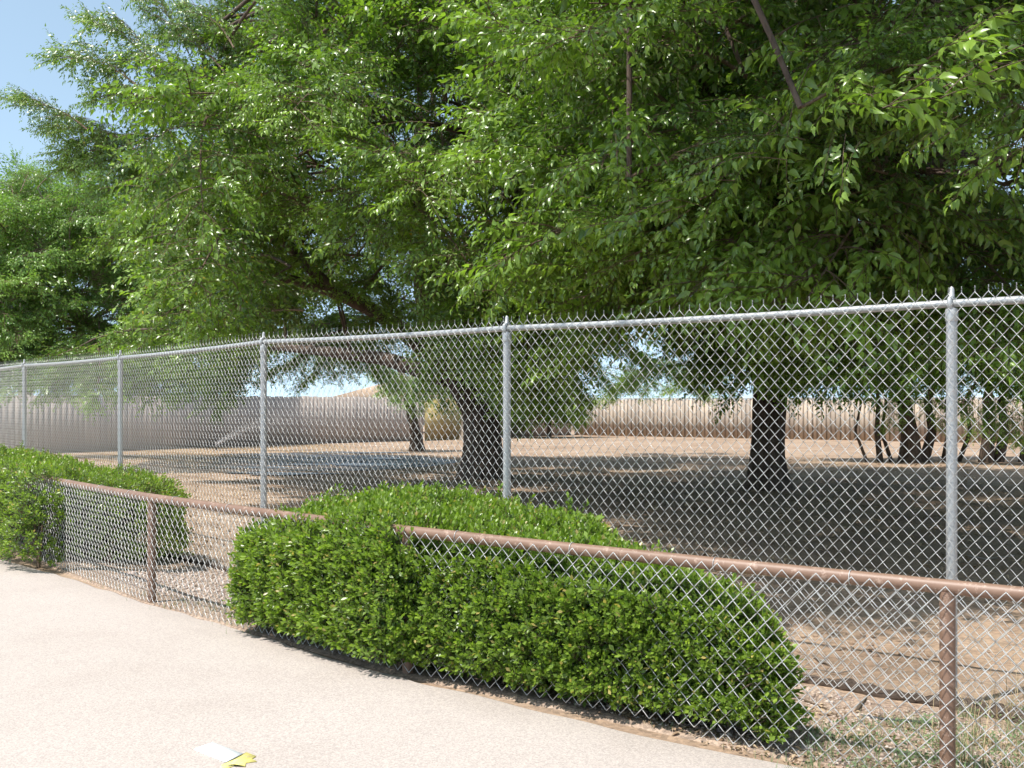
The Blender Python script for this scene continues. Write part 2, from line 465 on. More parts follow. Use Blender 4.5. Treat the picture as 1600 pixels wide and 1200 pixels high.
tall = empty('chain_link_fence', (TF[5][0], TF[5][1], -0.2), 'tall galvanised chain link fence with barbed wire ends above its silver top rail', 'fence')
rails = []
for i in range(len(TF) - 1):
    a, b = TF[i], TF[i + 1]
    mb = MB(); P = [(a[0] + (b[0] - a[0]) * t, a[1] + (b[1] - a[1]) * t, TRZ[i] * (1 - t) + TRZ[i + 1] * t - 0.010 * math.sin(PI * t)) for t in np.linspace(0, 1, 9)]
    mb.tube(P, 0.0195, 12); mb.build('top_rail', [M_GALV], tall, True)
for i in range(1, len(TF)):
    x, y = TF[i]; zr = TRZ[i]
    mb = MB(); mb.tube([(x, y, float(ground(x, y)) - 0.1), (x, y, zr - 0.03)], 0.0262, 14)
    o = mb.build('post', [M_GALV], tall, True)
    mb = MB()
    mb.tube([(x, y, zr - 0.088), (x, y, zr - 0.083), (x, y, zr - 0.032), (x, y, zr - 0.024)], [0.029, 0.0305, 0.0305, 0.026], 14)
    u = (TF[min(i + 1, len(TF) - 1)] - TF[i - 1]); u = u / np.hypot(*u); q = (x + u[1] * 0.0245, y - u[0] * 0.0245)
    mb.tube([(x, y, zr - 0.03), (q[0], q[1], zr - 0.018), (q[0], q[1], zr + 0.02), (x, y, zr + 0.034), (x, y, zr + 0.07), (x, y, zr + 0.082)], [0.02, 0.0135, 0.0135, 0.0145, 0.0125, 0.006], 10)
    mb.tube([(x - u[1] * 0.0245, y + u[0] * 0.0245, zr - 0.03), (x - u[1] * 0.0245, y + u[0] * 0.0245, zr + 0.03)], 0.01, 8)
    c = mb.build('post_cap', [M_GALV], o, True); c.matrix_parent_inverse = Matrix.Translation(-Vector(tall.location)) if False else c.matrix_parent_inverse
chain_fence(tall, TF[1:-1], TRZ[1:-1], 0.046, True, 0.034, 3, 0.02, 0.0018)

low = empty('chain_link_fence', (BF[5][0], BF[5][1], 0), 'low chain link fence with brown painted pipe rail beside the pavement', 'fence')
for i in range(len(BF) - 1):
    a, b = BF[i], BF[i + 1]
    mb = MB(); P = [(a[0] + (b[0] - a[0]) * t, a[1] + (b[1] - a[1]) * t, BRZ[i] * (1 - t) + BRZ[i + 1] * t - 0.004 * math.sin(PI * t)) for t in np.linspace(0, 1, 9)]
    mb.tube(P, 0.0265, 14); mb.build('rail', [M_BROWN], low, True)
for i in range(1, len(BF)):
    x, y = BF[i]
    mb = MB(); mb.tube([(x, y, float(ground(x, y)) - 0.1), (x, y, BRZ[i] - 0.015)], 0.0272, 14)
    mb.build('post', [M_BROWN], low, True)
chain_fence(low, BF[1:-1], BRZ[1:-1], 0.006, False, 0.033, 1, 0.02, 0.00195)
for i in range(3, 8):                                  # tie wires round the rail
    for t in (0.12, 0.37, 0.64, 0.86):
        a, b = BF[i], BF[i + 1]
        if i + 1 >= len(BF): break
        c = a + (b - a) * t; u = (b - a) / np.hypot(*(b - a)); zc = BRZ[i] * (1 - t) + BRZ[i + 1] * t - 0.004 * math.sin(PI * t)
        if c[0] > 0.55 * c[1]: continue
        mb = MB(); th = np.linspace(0, 2 * PI, 13)
        mb.tube([(c[0] + u[1] * math.cos(q) * 0.029, c[1] - u[0] * math.cos(q) * 0.029, zc + 0.029 * math.sin(q)) for q in th], 0.0016, 4, caps=False)
        mb.build('tie_wire', [M_WIRE], low, True)

# dark earthen lip at the foot of the tall fence
mb = MB(); Lr = resamp(TF[2:8], 420, 0.0, 0.86)
P = np.array([(x + 0.03, y - 0.02, float(ground(x, y)) + 0.004 + 0.008 * R.random()) for x, y in Lr])
mb.tube(P, 0.026 + 0.02 * np.abs(blob_noise(5, .2, 4)(P[:, 0], P[:, 1])) + 0.008 * R.random(len(P)), 7)
V, T, M, K = mb.arrays()
link('soil_ridge', mesh('soil_ridge', V + R.normal(0, 0.006, V.shape), T, M_SOIL))['kind'] = 'structure'


# ---------------------------------------------------------------- back fences of boards
def board_mesh(name, h, wd, m):
    mb = MB(); mb.box((0, 0, h / 2), (wd, 0.02, h)); V, T, M, K = mb.arrays()
    return mesh(name, V, T, m)


def board_fence(A, B, Htop, label, m, pitch, wd, alt, cap, skip=None):
    A, B = np.array(A), np.array(B); d = B - A; ln = np.hypot(*d); u = d / ln; nrm = np.array([u[1], -u[0]]) * 1.0
    if np.dot(nrm, A) > 0: nrm = -nrm                  # towards the camera
    gA = float(ground(*A)); f = empty('board_fence', (A[0], A[1], gA), label, 'fence')
    rz = math.atan2(u[1], u[0]); n_ = min(298, int(ln / pitch)); ms = [board_mesh('board', Htop + q, wd + 0.004 * k, m) for k, q in enumerate((0.36, 0.375, 0.35))]
    for k in range(n_):
        s = (k + 0.5) * pitch
        c = A + u * s + nrm * ((0.045 if (alt and k % 2) else 0.0) + 0.004 * (k % 3))
        if skip and skip[0] < s < skip[1]: continue
        z0 = float(ground(*c)) - 0.01
        me = ms[k % 3]; hh = Htop - z0 + random.uniform(-0.012, 0.012)
        link('board', me, f, mtx=Matrix.Translation((c[0], c[1], z0)) @ Matrix.Rotation(rz, 4, 'Z') @ Matrix.Rotation(random.uniform(-0.006, 0.006), 4, 'Y') @ Matrix.Diagonal((1, 1, hh / (Htop + 0.36), 1)))
    for zz in (0.1, 0.9, Htop - 0.2):
        mb = MB(); c = (A + B) / 2 - nrm * 0.04
        mb.box((c[0], c[1], zz - 0.1), (ln, 0.04, 0.09), rz=rz); mb.build('rail', [m], f)
    if cap:
        mb = MB(); c = (A + B) / 2 + nrm * 0.0
        mb.box((c[0], c[1], Htop + 0.03), (ln, 0.11, 0.035), rz=rz); mb.build('cap_board', [m], f)
    s = 0.0
    while s < ln:
        c = A + u * s - nrm * 0.11; mb = MB(); mb.box((c[0], c[1], Htop / 2 - 0.25), (0.09, 0.09, Htop + 0.55), rz=rz); mb.build('post', [m], f); s += 2.44
    return f, u, nrm


C0 = (3.2, 55.5)
board_fence(C0, (26.5, 37.6), 1.46, 'tan board fence with raised battens across the far right of the yard', M_WOOD, 0.105, 0.128, True, True)
fl, u, nrm = board_fence((-18.6, 28.8), (3.05, 55.4), 1.52, 'long shaded grey-brown board fence along the left side of the yard', M_WOODG, 0.19, 0.186, False, False, (23.45, 25.95))
mb = MB(); c = np.array((-18.6, 28.8)) + u * 24.7 + nrm * 0.02
mb.box((c[0], c[1], 0.5), (2.45, 0.03, 1.9), rz=math.atan2(u[1], u[0])); o = mb.build('plywood_panel', [M_YEL], fl); o['label'] = 'ochre yellow plywood panel'

# ---------------------------------------------------------------- house roof beyond the fence
hs = empty('house', (-7.5, 84, -1.2), 'tan shingled house roof seen over the left fence', 'house')
mb = MB(); mb.box((-6.3, 86, 0.15), (14, 9, 2.7)); mb.build('wall', [M_STUCCO], hs)
mb = MB()
e = [(-14.2, 80.5, 1.5), (1.6, 80.5, 1.5), (1.6, 91.5, 1.5), (-14.2, 91.5, 1.5)]; r2 = [(-8.8, 86, 3.2), (-3.8, 86, 3.2)]
mb.add(e + r2, [(0, 1, 5), (0, 5, 4), (1, 2, 5), (2, 3, 4), (2, 4, 5), (3, 0, 4), (0, 3, 2), (0, 2, 1)])
rf = mb.build('roof', [M_SHINGLE], hs)
mb = MB(); mb.box((-6.3, 80.46, 1.42), (15.9, 0.05, 0.2)); mb.build('fascia', [M_STUCCO], hs)

# ---------------------------------------------------------------- foliage kit
LV8 = np.array([(0, 0, 0), (.20, .21, .05), (.22, -.22, .04), (.55, .19, .0), (.57, -.18, .01), (1, .02, -.28), (.24, 0, -.02), (.62, 0, -.09)])
LT8 = np.array([(0, 6, 1), (0, 2, 6), (6, 7, 3), (6, 3, 1), (6, 2, 4), (6, 4, 7), (7, 5, 3), (7, 4, 5)])
LV4 = np.array([(0, 0, 0), (.34, .24, .04), (.36, -.24, .03), (1, 0, -.24), (.42, 0, -.03)])
LT4 = np.array([(0, 4, 1), (0, 2, 4), (1, 4, 3), (4, 2, 3)])
LVH = np.array([(0, 0, 0), (.6, .25, .04), (.6, -.25, .04), (1, 0, -.05), (.62, 0, -.02)])


def frames(D, Nn):                                    # rows: direction, side, normal
    D = D / (np.linalg.norm(D, axis=-1, keepdims=True) + 1e-9)
    S = np.cross(Nn, D); S /= np.linalg.norm(S, axis=-1, keepdims=True) + 1e-9
    return np.stack([D, S, np.cross(D, S)], -2)


def put(LV, LT, P, D, Nn, L):                         # many leaves at once
    Fm = frames(D, Nn) * L[:, None, None]
    V = P[:, None] + np.einsum('vk,nkj->nvj', LV, Fm)
    T = LT[None] + (np.arange(len(P)) * len(LV))[:, None, None]
    return V.reshape(-1, 3), T.reshape(-1, 3)


def make_spray(r, hi, n=18, L=0.60, leaf=0.098):
    mb = MB(); t = np.linspace(0, 1, 6)
    bend = r.normal(0, 0.08)
    C = lambda q: np.stack([q * L, bend * q ** 2 * L, -0.20 * q ** 2 * L], -1)
    mb.tube(C(t), np.linspace(0.0045, 0.0018, 6), 3, 1, False, 0.5)
    q = np.linspace(0.12, 1.0, n); side = np.where(np.arange(n) % 2 == 0, 1, -1)
    D = np.stack([0.62 + r.normal(0, .2, n), side * (0.7 + r.normal(0, .25, n)), -0.5 + r.normal(0, .42, n)], -1); D[-1, 1] *= .1
    Nn = np.stack([r.normal(0, .5, n), r.normal(0, .55, n) - side * .1, np.ones(n)], -1)
    Ls_ = leaf * (1.05 - 0.4 * np.abs(q - 0.45)) * r.uniform(.55, 1.3, n)
    P = C(q) + D * 0.02
    lv, lt = (LV8, LT8) if hi else (LV4, LT4)
    V, T = put(lv, lt, P, D, Nn, Ls_)
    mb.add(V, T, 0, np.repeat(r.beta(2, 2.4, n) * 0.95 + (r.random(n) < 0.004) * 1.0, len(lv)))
    return mb.arrays()


def rotm(yaw, pitch, roll):
    cy_, sy = np.cos(yaw), np.sin(yaw); cp, sp = np.cos(pitch), np.sin(pitch); cr, sr = np.cos(roll), np.sin(roll)
    z_ = np.zeros_like(yaw); o_ = np.ones_like(yaw)
    Rz = np.stack([cy_, -sy, z_, sy, cy_, z_, z_, z_, o_], -1).reshape(-1, 3, 3)
    Ry = np.stack([cp, z_, -sp, z_, o_, z_, sp, z_, cp], -1).reshape(-1, 3, 3)     # positive pitch lifts +x
    Rx = np.stack([o_, z_, z_, z_, cr, -sr, z_, sr, cr], -1).reshape(-1, 3, 3)
    return Rz @ Ry @ Rx


def scatter(mb, tmpls, P, Rm, S, r, age_light=None):
    idx = r.integers(0, len(tmpls), len(P))
    for k, (V, T, M, K) in enumerate(tmpls):
        s = np.where(idx == k)[0]
        if not len(s): continue
        VV = np.einsum('nij,vj->nvi', Rm[s] * S[s, None, None], V) + P[s, None]
        TT = T[None] + (np.arange(len(s)) * len(V))[:, None, None]
        mb.V.append(VV.reshape(-1, 3)); mb.T.append(TT.reshape(-1, 3) + mb.n); mb.n += len(s) * len(V)
        mb.M.append(np.tile(M, len(s)))
        kk = np.tile(K, (len(s), 1)) * (0.75 if age_light is None else 0.55) + r.uniform(0, 0.22, (len(s), 1))
        if age_light is not None: kk = kk + age_light[s][:, None]
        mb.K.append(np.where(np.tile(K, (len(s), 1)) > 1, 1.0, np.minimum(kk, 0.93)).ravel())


SPR_HI = [make_spray(R, True) for _ in range(6)]
SPR_LO = [make_spray(R, False) for _ in range(6)]


def make_bough(r, tm, mats, name='leafy_bough', n2=17, L=2.5):
    mb = MB(); t = np.linspace(0, 1, 8); bend = r.normal(0, .12)
    C = lambda q: np.stack([q * L, bend * q ** 2 * L, (0.12 * q - 0.30 * q ** 2.2) * L], -1)
    mb.tube(C(t), np.linspace(0.024, 0.006, 8), 5, 1, False)
    P, Y, PI_, = [], [], []
    for k in range(n2):
        q = 0.16 + 0.84 * (k + r.random()) / n2; b0 = C(np.array(q)); sd_ = 1 if k % 2 else -1
        l2 = (1.15 * (1 - q) + 0.42) * r.uniform(.7, 1.15); yaw = sd_ * r.uniform(.5, 1.15); el = r.uniform(-.25, .55)
        dv = np.array([math.cos(yaw) * math.cos(el), math.sin(yaw) * math.cos(el), math.sin(el)])
        m2 = 5; w_ = np.linspace(0, 1, m2)[:, None]
        pts = b0 + dv * l2 * w_ + np.array([0, 0, -0.33]) * l2 * w_ ** 2
        mb.tube(pts, np.linspace(0.009, 0.003, m2), 3, 1, False)
        ns = int(3 + l2 * 6.4)
        for j in range(ns):
            f = (j + 0.7) / ns; i = min(int(f * (m2 - 1)), m2 - 2); p0 = pts[i] + (pts[i + 1] - pts[i]) * (f * (m2 - 1) - i)
            P.append(p0); Y.append(yaw + r.normal(0, .7)); PI_.append(r.normal(-0.12, .34))
    P = np.array(P)
    scatter(mb, tm, P, rotm(np.array(Y), np.array(PI_), r.normal(0, .3, len(P))), r.uniform(.75, 1.15, len(P)), r, np.clip((P[:, 0] / L - .45) * .75, 0, .38) * r.uniform(.4, 1.2, len(P)))  # tips paler as young leaves, and as light against shade put into the tint
    V, T, M, K = mb.arrays()
    return mesh(name, V, T, mats, M, K)


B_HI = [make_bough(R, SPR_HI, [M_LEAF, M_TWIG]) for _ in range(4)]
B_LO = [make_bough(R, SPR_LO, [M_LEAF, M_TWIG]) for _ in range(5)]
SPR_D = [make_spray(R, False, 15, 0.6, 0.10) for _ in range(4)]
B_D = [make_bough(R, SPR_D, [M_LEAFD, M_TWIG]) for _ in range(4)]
SPM = [mesh('leafy_twig', V, T, [M_LEAF, M_TWIG], M, K) for V, T, M, K in SPR_HI]


def curve3(a, b, lift, n=7, side=0.0):
    a, b = np.array(a, float), np.array(b, float); t = np.linspace(0, 1, n)[:, None]
    h = np.array([0, 0, 1.0]) * lift; p = np.cross(b - a, (0, 0, 1)) * side
    return a + (b - a) * t + (h + p) * 4 * t * (1 - t) / 2


def proj(p): return 800 + F * p[0] / p[1], HOR - F * (p[2] - CH) / p[1]


def trunk_mesh(mb, pts, rad, seg=20, flare=0.0, m=0, rough=0.06):
    pts = np.array(pts, float); n = 26
    s = np.linspace(0, len(pts) - 1, n); P = np.stack([np.interp(s, range(len(pts)), pts[:, k]) for k in range(3)], 1)
    r = np.interp(s, range(len(rad)), rad)
    i0 = mb.n; mb.tube(P, r, seg, m, True)
    V = mb.V[-3]; th = np.arange(seg) * 2 * PI / seg
    V2 = V.reshape(n, seg, 3); ctr = P[:, None]
    hgt = (P[:, 2] - P[0, 2])[:, None]
    k = 1 + rough * np.sin(th * 5 + hgt * 1.3) + rough * .6 * np.sin(th * 9 - hgt * 2.1) + flare * np.exp(-hgt / 0.32) * (0.75 + 0.5 * np.sin(th * 4 + 1))
    mb.V[-3] = (ctr + (V2 - ctr) * k[..., None]).reshape(-1, 3)


def make_tree(name, label, base, trunk_pts, trunk_rad, hub, boughs, meshes, bark, near=None, cat='tree', flare=0.5, limb_r=0.06, extra=None, lt=None):
    t = empty(name, base, label, cat)
    mb = MB(); trunk_mesh(mb, trunk_pts, trunk_rad, flare=flare); mb.build('trunk', [bark], t, True)
    if extra:
        for pts, rad in extra:
            mb = MB(); trunk_mesh(mb, pts, rad, 10, rough=0.05); mb.build('limb', [bark], t, True)
    hubs = [np.array(h, float) for h in hub]
    for pts, rad in (extra or []):                     # smaller limbs leave anywhere along the main ones
        q = np.array([tuple(p) for p in pts]); hubs += [q[k] + (q[k + 1] - q[k]) * f for k in range(len(q) - 1) for f in (.25, .5, .75, 1.0)]
    for i, bo in enumerate(boughs):
        tip, dirv, sc, mesh_set = bo[:4]; yn = bo[4] if len(bo) > 4 else 1.0
        tip = np.array(tip, float); d = np.array(dirv, float); d /= np.linalg.norm(d)
        base_p = tip - d * 2.4 * sc
        yaw, el = math.atan2(d[1], d[0]), math.asin(max(-1, min(1, d[2])))
        el = el + 0.16
        mt = Matrix.Translation(base_p) @ Matrix.Rotation(yaw, 4, 'Z') @ Matrix.Rotation(-el, 4, 'Y') @ Matrix.Rotation(random.gauss(0, .25), 4, 'X') @ Matrix.Diagonal((sc, sc * random.choice((-1, 1)) * yn, sc, 1))
        ms = mesh_set or meshes
        link('leafy_bough', ms[random.randrange(len(ms))], t, mtx=mt)
        if (i % 2 == 0 and yn == 1.0) or base_p[1] < 12:
            h = min(hubs, key=lambda q: np.linalg.norm(q - base_p)); ln = np.linalg.norm(h - base_p)
            mb = MB(); mb.tube(curve3(h, base_p, 0.12 * ln, 8, random.uniform(-.12, .12)), np.linspace(limb_r * (0.5 + ln / 12), 0.022, 8), 6)
            mb.build('limb', [bark], t, True)
    return t


def fringe(px): return np.interp(px, [0, 200, 350, 380, 410, 540, 600, 650, 668, 880, 900, 945, 1040, 1120, 1145, 1250, 1400, 1450, 1600], [615, 645, 655, 615, 575, 560, 600, 600, 650, 650, 615, 560, 545, 590, 635, 628, 628, 650, 650])
def leftlim(py): return np.interp(py, [-400, 0, 60, 100, 150, 210, 250, 300, 420, 700], [400, 330, 300, 270, 230, 240, 210, 200, 250, 330])


def crown(c, rad, n, r, inner=0.3, zmin=None, front_hi=None, fr=True, left=True, sc=(0.8, 1.15), skip=None):
    out_, tries = [], 0; c = np.array(c); rad = np.array(rad); pts = []
    while len(out_) < n and tries < n * 60:
        tries += 1
        v = r.normal(0, 1, 3); v /= np.linalg.norm(v)
        if v[2] < -0.75: continue
        k = r.uniform(.55, .85) if r.random() < inner else r.uniform(.88, 1.04)
        tip = c + rad * v * k
        o_ = v / rad; o_ /= np.linalg.norm(o_)
        d = np.array([o_[0], o_[1], o_[2] * 0.75 - 0.05]) + r.normal(0, .25, 3); d /= np.linalg.norm(d)
        if d[2] < -0.7: d[2] = -0.5
        s = r.uniform(*sc)
        if zmin is not None and tip[2] < zmin: continue
        if tip[1] < 5.2: continue
        if any(np.linalg.norm((tip - q)) < 1.0 * s for q in pts): continue
        ok = True
        for f in (0.1, 0.45, 0.75, 1.0):
            p = tip - d * 2.4 * s * (1 - f)
            if p[1] < 3: continue
            px, py = proj(p); marg = (0.22 + 0.2 * (f > .7)) * s * F / p[1]
            if fr and py + marg > fringe(np.clip(px, 0, 1600)): ok = False
            if left and px - marg * .9 < leftlim(py): ok = False
            if skip and skip(px, py, p): ok = False
            if sdist(TF, p[0], p[1]) < 0.55 and p[2] < 2.4: ok = False
        if not ok: continue
        pts.append(tip)
        out_.append((tip, d, s, front_hi if (front_hi and tip[1] < 13.5) else None))
    return out_


def manual(lst, sc=1.0, ms=None):                     # (px, py, distance, yaw deg (0 = right, -90 = to the camera), pitch deg, scale)
    o = []
    for px, py, Y, yaw, pit, s in lst:
        a, e_ = math.radians(yaw), math.radians(pit)
        o.append((np.array(at(px, py, Y)), (math.cos(a) * math.cos(e_), math.sin(a) * math.cos(e_), math.sin(e_)), s, ms))
    return o


SUNLIT = [at(1090, 300, 9), at(980, 350, 9.5), at(1190, 240, 8.8), at(930, 170, 12), at(860, 130, 13), at(1450, 130, 7.6), at(1380, 160, 7.4), at(700, 250, 14.5), at(600, 290, 15), at(520, 260, 17),
          at(1380, 480, 10), at(880, 480, 15), at(400, 180, 19), at(300, 300, 19.5), at(760, 90, 15), at(1010, 60, 12)]


def sun_gaps(L, keep=0.85):                            # openings in the crown through which the sun reaches those outer boughs
    o = []
    for b in L:
        m_ = Vector(b[0]) - Vector(b[1]) * 1.1 * b[2]; ok = True
        for t in SUNLIT:
            q = m_ - t; a_ = q.dot(sd)
            if a_ > 1.7 and (q - sd * a_).length < keep: ok = False
        if ok or len(b) > 4: o.append(b)
    return o


# big mulberry in the middle
rA = np.random.default_rng(21)
ya = 22.0; g0 = gp(756, 748)
TA = [(g0[0], g0[1], g0[2] - .15), (g0[0] - .02, g0[1], .5), (g0[0] - .05, g0[1], 1.3), (g0[0] - .25, g0[1], 2.0), (g0[0] - 1.0, g0[1] - .2, 3.0), (g0[0] - 1.3, g0[1] - .4, 4.8), (g0[0] - 1.2, g0[1] - .6, 7.0)]
limbsA = [([at(520, 455, ya - 2), at(400, 330, ya - 2.5), at(300, 245, 19.5), at(225, 170, 19.5), at(190, 140, 19.5)], [.12, .09, .06, .035, .015]), ([at(430, 380, ya - 2.5), at(380, 220, 19.2), at(330, 120, 19), at(290, 20, 19)], [.08, .06, .045, .02]),
          ([at(742, 640, ya), at(700, 572, ya - .5), at(640, 525, ya - 1), at(590, 488, ya - 1.4), at(520, 455, ya - 2), at(430, 430, ya - 2.5), at(330, 400, ya - 3)], [.27, .21, .17, .14, .11, .08, .05]),
          ([at(745, 640, ya), at(775, 580, ya), at(800, 500, ya - .6), at(820, 380, ya - 1.5), at(840, 250, ya - 3)], [.33, .27, .22, .16, .09]),
          ([at(700, 590, ya), at(600, 560, ya + 1.5), at(500, 548, ya + 3), at(400, 540, ya + 5)], [.2, .15, .12, .06])]
sk_A = lambda px, py, p: (px > 1000 and p[1] < 17) or (500 < px < 720 and 430 < py < 600 and p[1] < 20.5)
bA = crown((-1.2, 21.0, 5.6), (8.6, 9.2, 6.0), 180, rA, front_hi=B_HI, zmin=1.6, skip=sk_A)
bA += crown((-1.8, 17.2, 4.9), (5.8, 4.6, 3.8), 52, rA, inner=0.15, front_hi=B_HI, zmin=1.4, skip=sk_A)
bA += manual([(680, 560, 21, -100, -35, .8), (740, 560, 15.5, -80, -40, .8), (800, 590, 15, -60, -45, .9), (850, 585, 15.5, -50, -40, .9), (830, 610, 17, -90, -45, .8), (880, 610, 18, -60, -45, .8),
              (780, 610, 19.5, -90, -50, .7), (730, 500, 14.5, -90, -30, .9), (790, 500, 14.5, -90, -35, .9), (840, 500, 14.5, -75, -30, .9), (880, 520, 15, -60, -35, .8),
              (300, 330, 19, 185, -12, 1), (240, 380, 20, 190, -20, 1), (350, 200, 19, 160, 18, .8), (340, 280, 18.5, 175, 5, .9), (400, 90, 19, 150, 20, .9), (380, 150, 19, 150, 10, .9),
              (230, 480, 27, 190, -25, 1), (300, 500, 27, 200, -30, 1), (350, 540, 28, 210, -35, 1), (250, 560, 30, 190, -30, 1), (300, 610, 30, 200, -35, .9), (360, 610, 30, 230, -40, .8),
              (180, 540, 30, 190, -25, 1), (340, 460, 23, 195, -20, 1), (400, 500, 22, 230, -25, .9), (450, 480, 22, -110, -25, .8), (390, 440, 19, 215, -15, 1),
              (140, 590, 31, 200, -30, 1), (200, 615, 31, 190, -35, .9), (240, 625, 31, 250, -40, .9), (170, 610, 30, -60, -35, .9), (320, 630, 31, 240, -45, .8), (90, 600, 31, 180, -30, .9), (280, 570, 29, 250, -40, .9),
              (420, 590, 30, 200, -25, .8), (480, 600, 31, 180, -30, .7), (540, 585, 31, -60, -30, .7), (600, 595, 30, -40, -30, .7), (450, 545, 30, 120, 0, .9), (520, 540, 30, 60, 0, .9), (580, 550, 29, 10, -5, .8), (430, 520, 27, 180, -5, .9), (500, 510, 28, 200, -5, .9), (560, 520, 28, -20, -5, .8),
              (560, 462, 19.3, -110, -20, .6), (625, 500, 19.6, -90, -25, .55), (590, 530, 20, -90, -30, .5), (1000, 612, 33, 10, -25, .65), (1050, 612, 33, 200, -20, .65), (1100, 615, 33, 0, -25, .65), (950, 618, 33, 190, -25, .6), (700, 610, 23.5, -90, -40, .8), (690, 580, 24.5, 200, -30, .8), (820, 620, 21, -60, -45, .8), (860, 630, 23, -40, -45, .8), (890, 600, 24, -20, -40, .8), (780, 640, 24, -90, -50, .7), (840, 560, 20, -60, -20, .9), (760, 540, 19, -100, -20, .9),
              (60, 600, 31, 190, -35, .9), (110, 610, 31, 250, -40, .9), (20, 610, 31, 190, -35, .9), (370, 610, 30, 250, -40, .8), (390, 560, 29, 220, -25, .9), (340, 580, 28, 200, -30, 1), (210, 560, 28, 190, -25, 1), (150, 620, 31, 240, -40, .8),
              (410, 545, 31, 200, -15, .8), (470, 560, 32, 170, -20, .8), (530, 560, 32, 10, -20, .8), (590, 570, 31, 0, -20, .8), (620, 600, 31, -30, -30, .7),
              (940, 590, 29, 10, -25, .8), (1085, 600, 31, 10, -25, .7), (1120, 605, 31, 20, -25, .7), (960, 612, 32, 180, -25, .6), (1020, 600, 32, 0, -20, .6), (1000, 560, 28, 10, -15, .8), (910, 560, 26, -20, -25, .8), (1050, 590, 29, 20, -20, .7), (980, 600, 31, 180, -20, .6)])
bA += [b + (0.5,) for b in manual([(30, 160, 19.5, 158, 22, .7), (85, 205, 19.5, 165, 12, .7), (95, 245, 19.6, 172, 2, .7), (120, 265, 19.8, 178, -2, .8), (105, 92, 19.3, 152, 24, .85), (150, 40, 19.5, 148, 34, .8), (225, 5, 19.5, 135, 38, .85),
              (150, 150, 19, 160, 15, .8), (205, 95, 19, 150, 22, .8), (170, 300, 19.8, 185, -8, .9), (130, 225, 19.5, 178, 0, .8), (240, 330, 19.5, 185, -10, 1), (190, 370, 20, 190, -15, 1), (265, 60, 19, 140, 30, .8), (240, 190, 19, 165, 8, .9), (215, 270, 19.5, 178, -6, .9), (300, 20, 19, 130, 32, .8), (300, 120, 19, 150, 20, .9), (330, 60, 19, 140, 25, .9)])]

bA = sun_gaps(bA)
make_tree('mulberry_tree', 'large mulberry tree with thick leaning trunk behind the middle of the tall fence', g0, TA, [.40, .37, .37, .40, .34, .24, .12],
          [at(735, 620, ya), at(640, 525, ya - 1), at(520, 455, ya - 2), at(330, 400, ya - 3), at(800, 450, ya - .8), at(830, 250, ya - 3), (g0[0] - 1.2, g0[1] - .5, 5.5), (g0[0] - 1, g0[1] + 3, 4.5), (g0[0] + 2, g0[1] - 3, 6)],
          bA, B_LO, M_BARK, extra=limbsA, flare=0.75, limb_r=.045)

# dark-trunked mulberry on the right, its crown hanging to the fence
rB = np.random.default_rng(5); g1_ = gp(1202, 765); yb = g1_[1]
TB = [(g1_[0], g1_[1], g1_[2] - .15), (g1_[0] - .02, yb, .4), (g1_[0] + .0, yb, 1.2), (g1_[0] + .03, yb - .1, 2.2), (g1_[0] + .3, yb - .5, 3.6), (g1_[0] + .5, yb - 1, 5.5), (g1_[0] + .6, yb - 1.3, 7.5)]
bB = crown((6.6, 14.4, 5.4), (7.6, 9.6, 5.9), 165, rB, front_hi=B_HI, zmin=1.75, left=False)
bB += crown((3.6, 11.5, 4.4), (4.0, 4.8, 3.4), 44, rB, inner=0.15, front_hi=B_HI, zmin=1.7, left=False)
bB += manual([(1170, 600, 17, -100, -45, .8), (1240, 590, 18, -90, -45, .8), (1300, 590, 18, -80, -45, .8), (1360, 585, 17, -70, -45, .8), (1560, 380, 12, -100, -10, .9), (1600, 330, 12, -90, -5, .9), (1540, 450, 13, -90, -20, .9), (1600, 430, 12, -90, -20, .9), (1500, 400, 13, -110, -20, .9), (1130, 590, 19, -120, -35, .7), (1400, 590, 15, -70, -35, .8), (1100, 560, 20, 200, -25, .7), (1060, 540, 20, 190, -15, .7),
              (1450, 590, 20, -80, -40, .9), (1520, 600, 20, -60, -40, .9), (1590, 600, 19, -60, -40, .9), (1560, 540, 17, -80, -35, .9), (1480, 550, 18, -90, -35, .9), (1180, 560, 14, -100, -40, .8), (1230, 580, 15, -90, -40, .8), (1290, 590, 16, -80, -40, .8), (1340, 580, 13, -90, -40, .7), (1140, 560, 17, -120, -35, .7),
              (1200, 480, 11, -100, -30, .8), (1280, 500, 11.5, -80, -30, .8), (1360, 480, 10, -80, -25, .8), (1420, 520, 10, -60, -35, .7), (1540, 520, 9, -70, -30, .7), (1590, 500, 9, -90, -30, .8),
              (990, 330, 9.5, 205, -8, .8), (1080, 300, 9.2, 200, -2, .8), (1160, 250, 8.8, 190, 8, .75), (1010, 400, 10, 210, -20, .8), (1100, 380, 9.5, 220, -15, .8), (1240, 230, 9, 10, 12, .6),
              (960, 200, 12, 240, -50, .7), (900, 100, 12.5, 215, -25, .8), (840, 150, 13, 205, -15, .8), (1340, 130, 7.8, 170, 14, .55), (1420, 60, 8.2, 150, 12, .6), (1300, 160, 8.5, 200, -10, .6), (1520, 110, 7.6, 10, 14, .55)], ms=B_HI)
rS = np.random.default_rng(77)  # high boughs above the view, added to shade the ground behind the fence
for _ in range(22):
    a = rS.uniform(-2.4, -.2); bB.append((np.array((rS.uniform(-.4, 4.4), rS.uniform(5.6, 7.4), rS.uniform(5.4, 7.8))), (math.cos(a), math.sin(a), rS.uniform(-.2, .2)), rS.uniform(.8, 1.1), None))
bB = sun_gaps(bB)
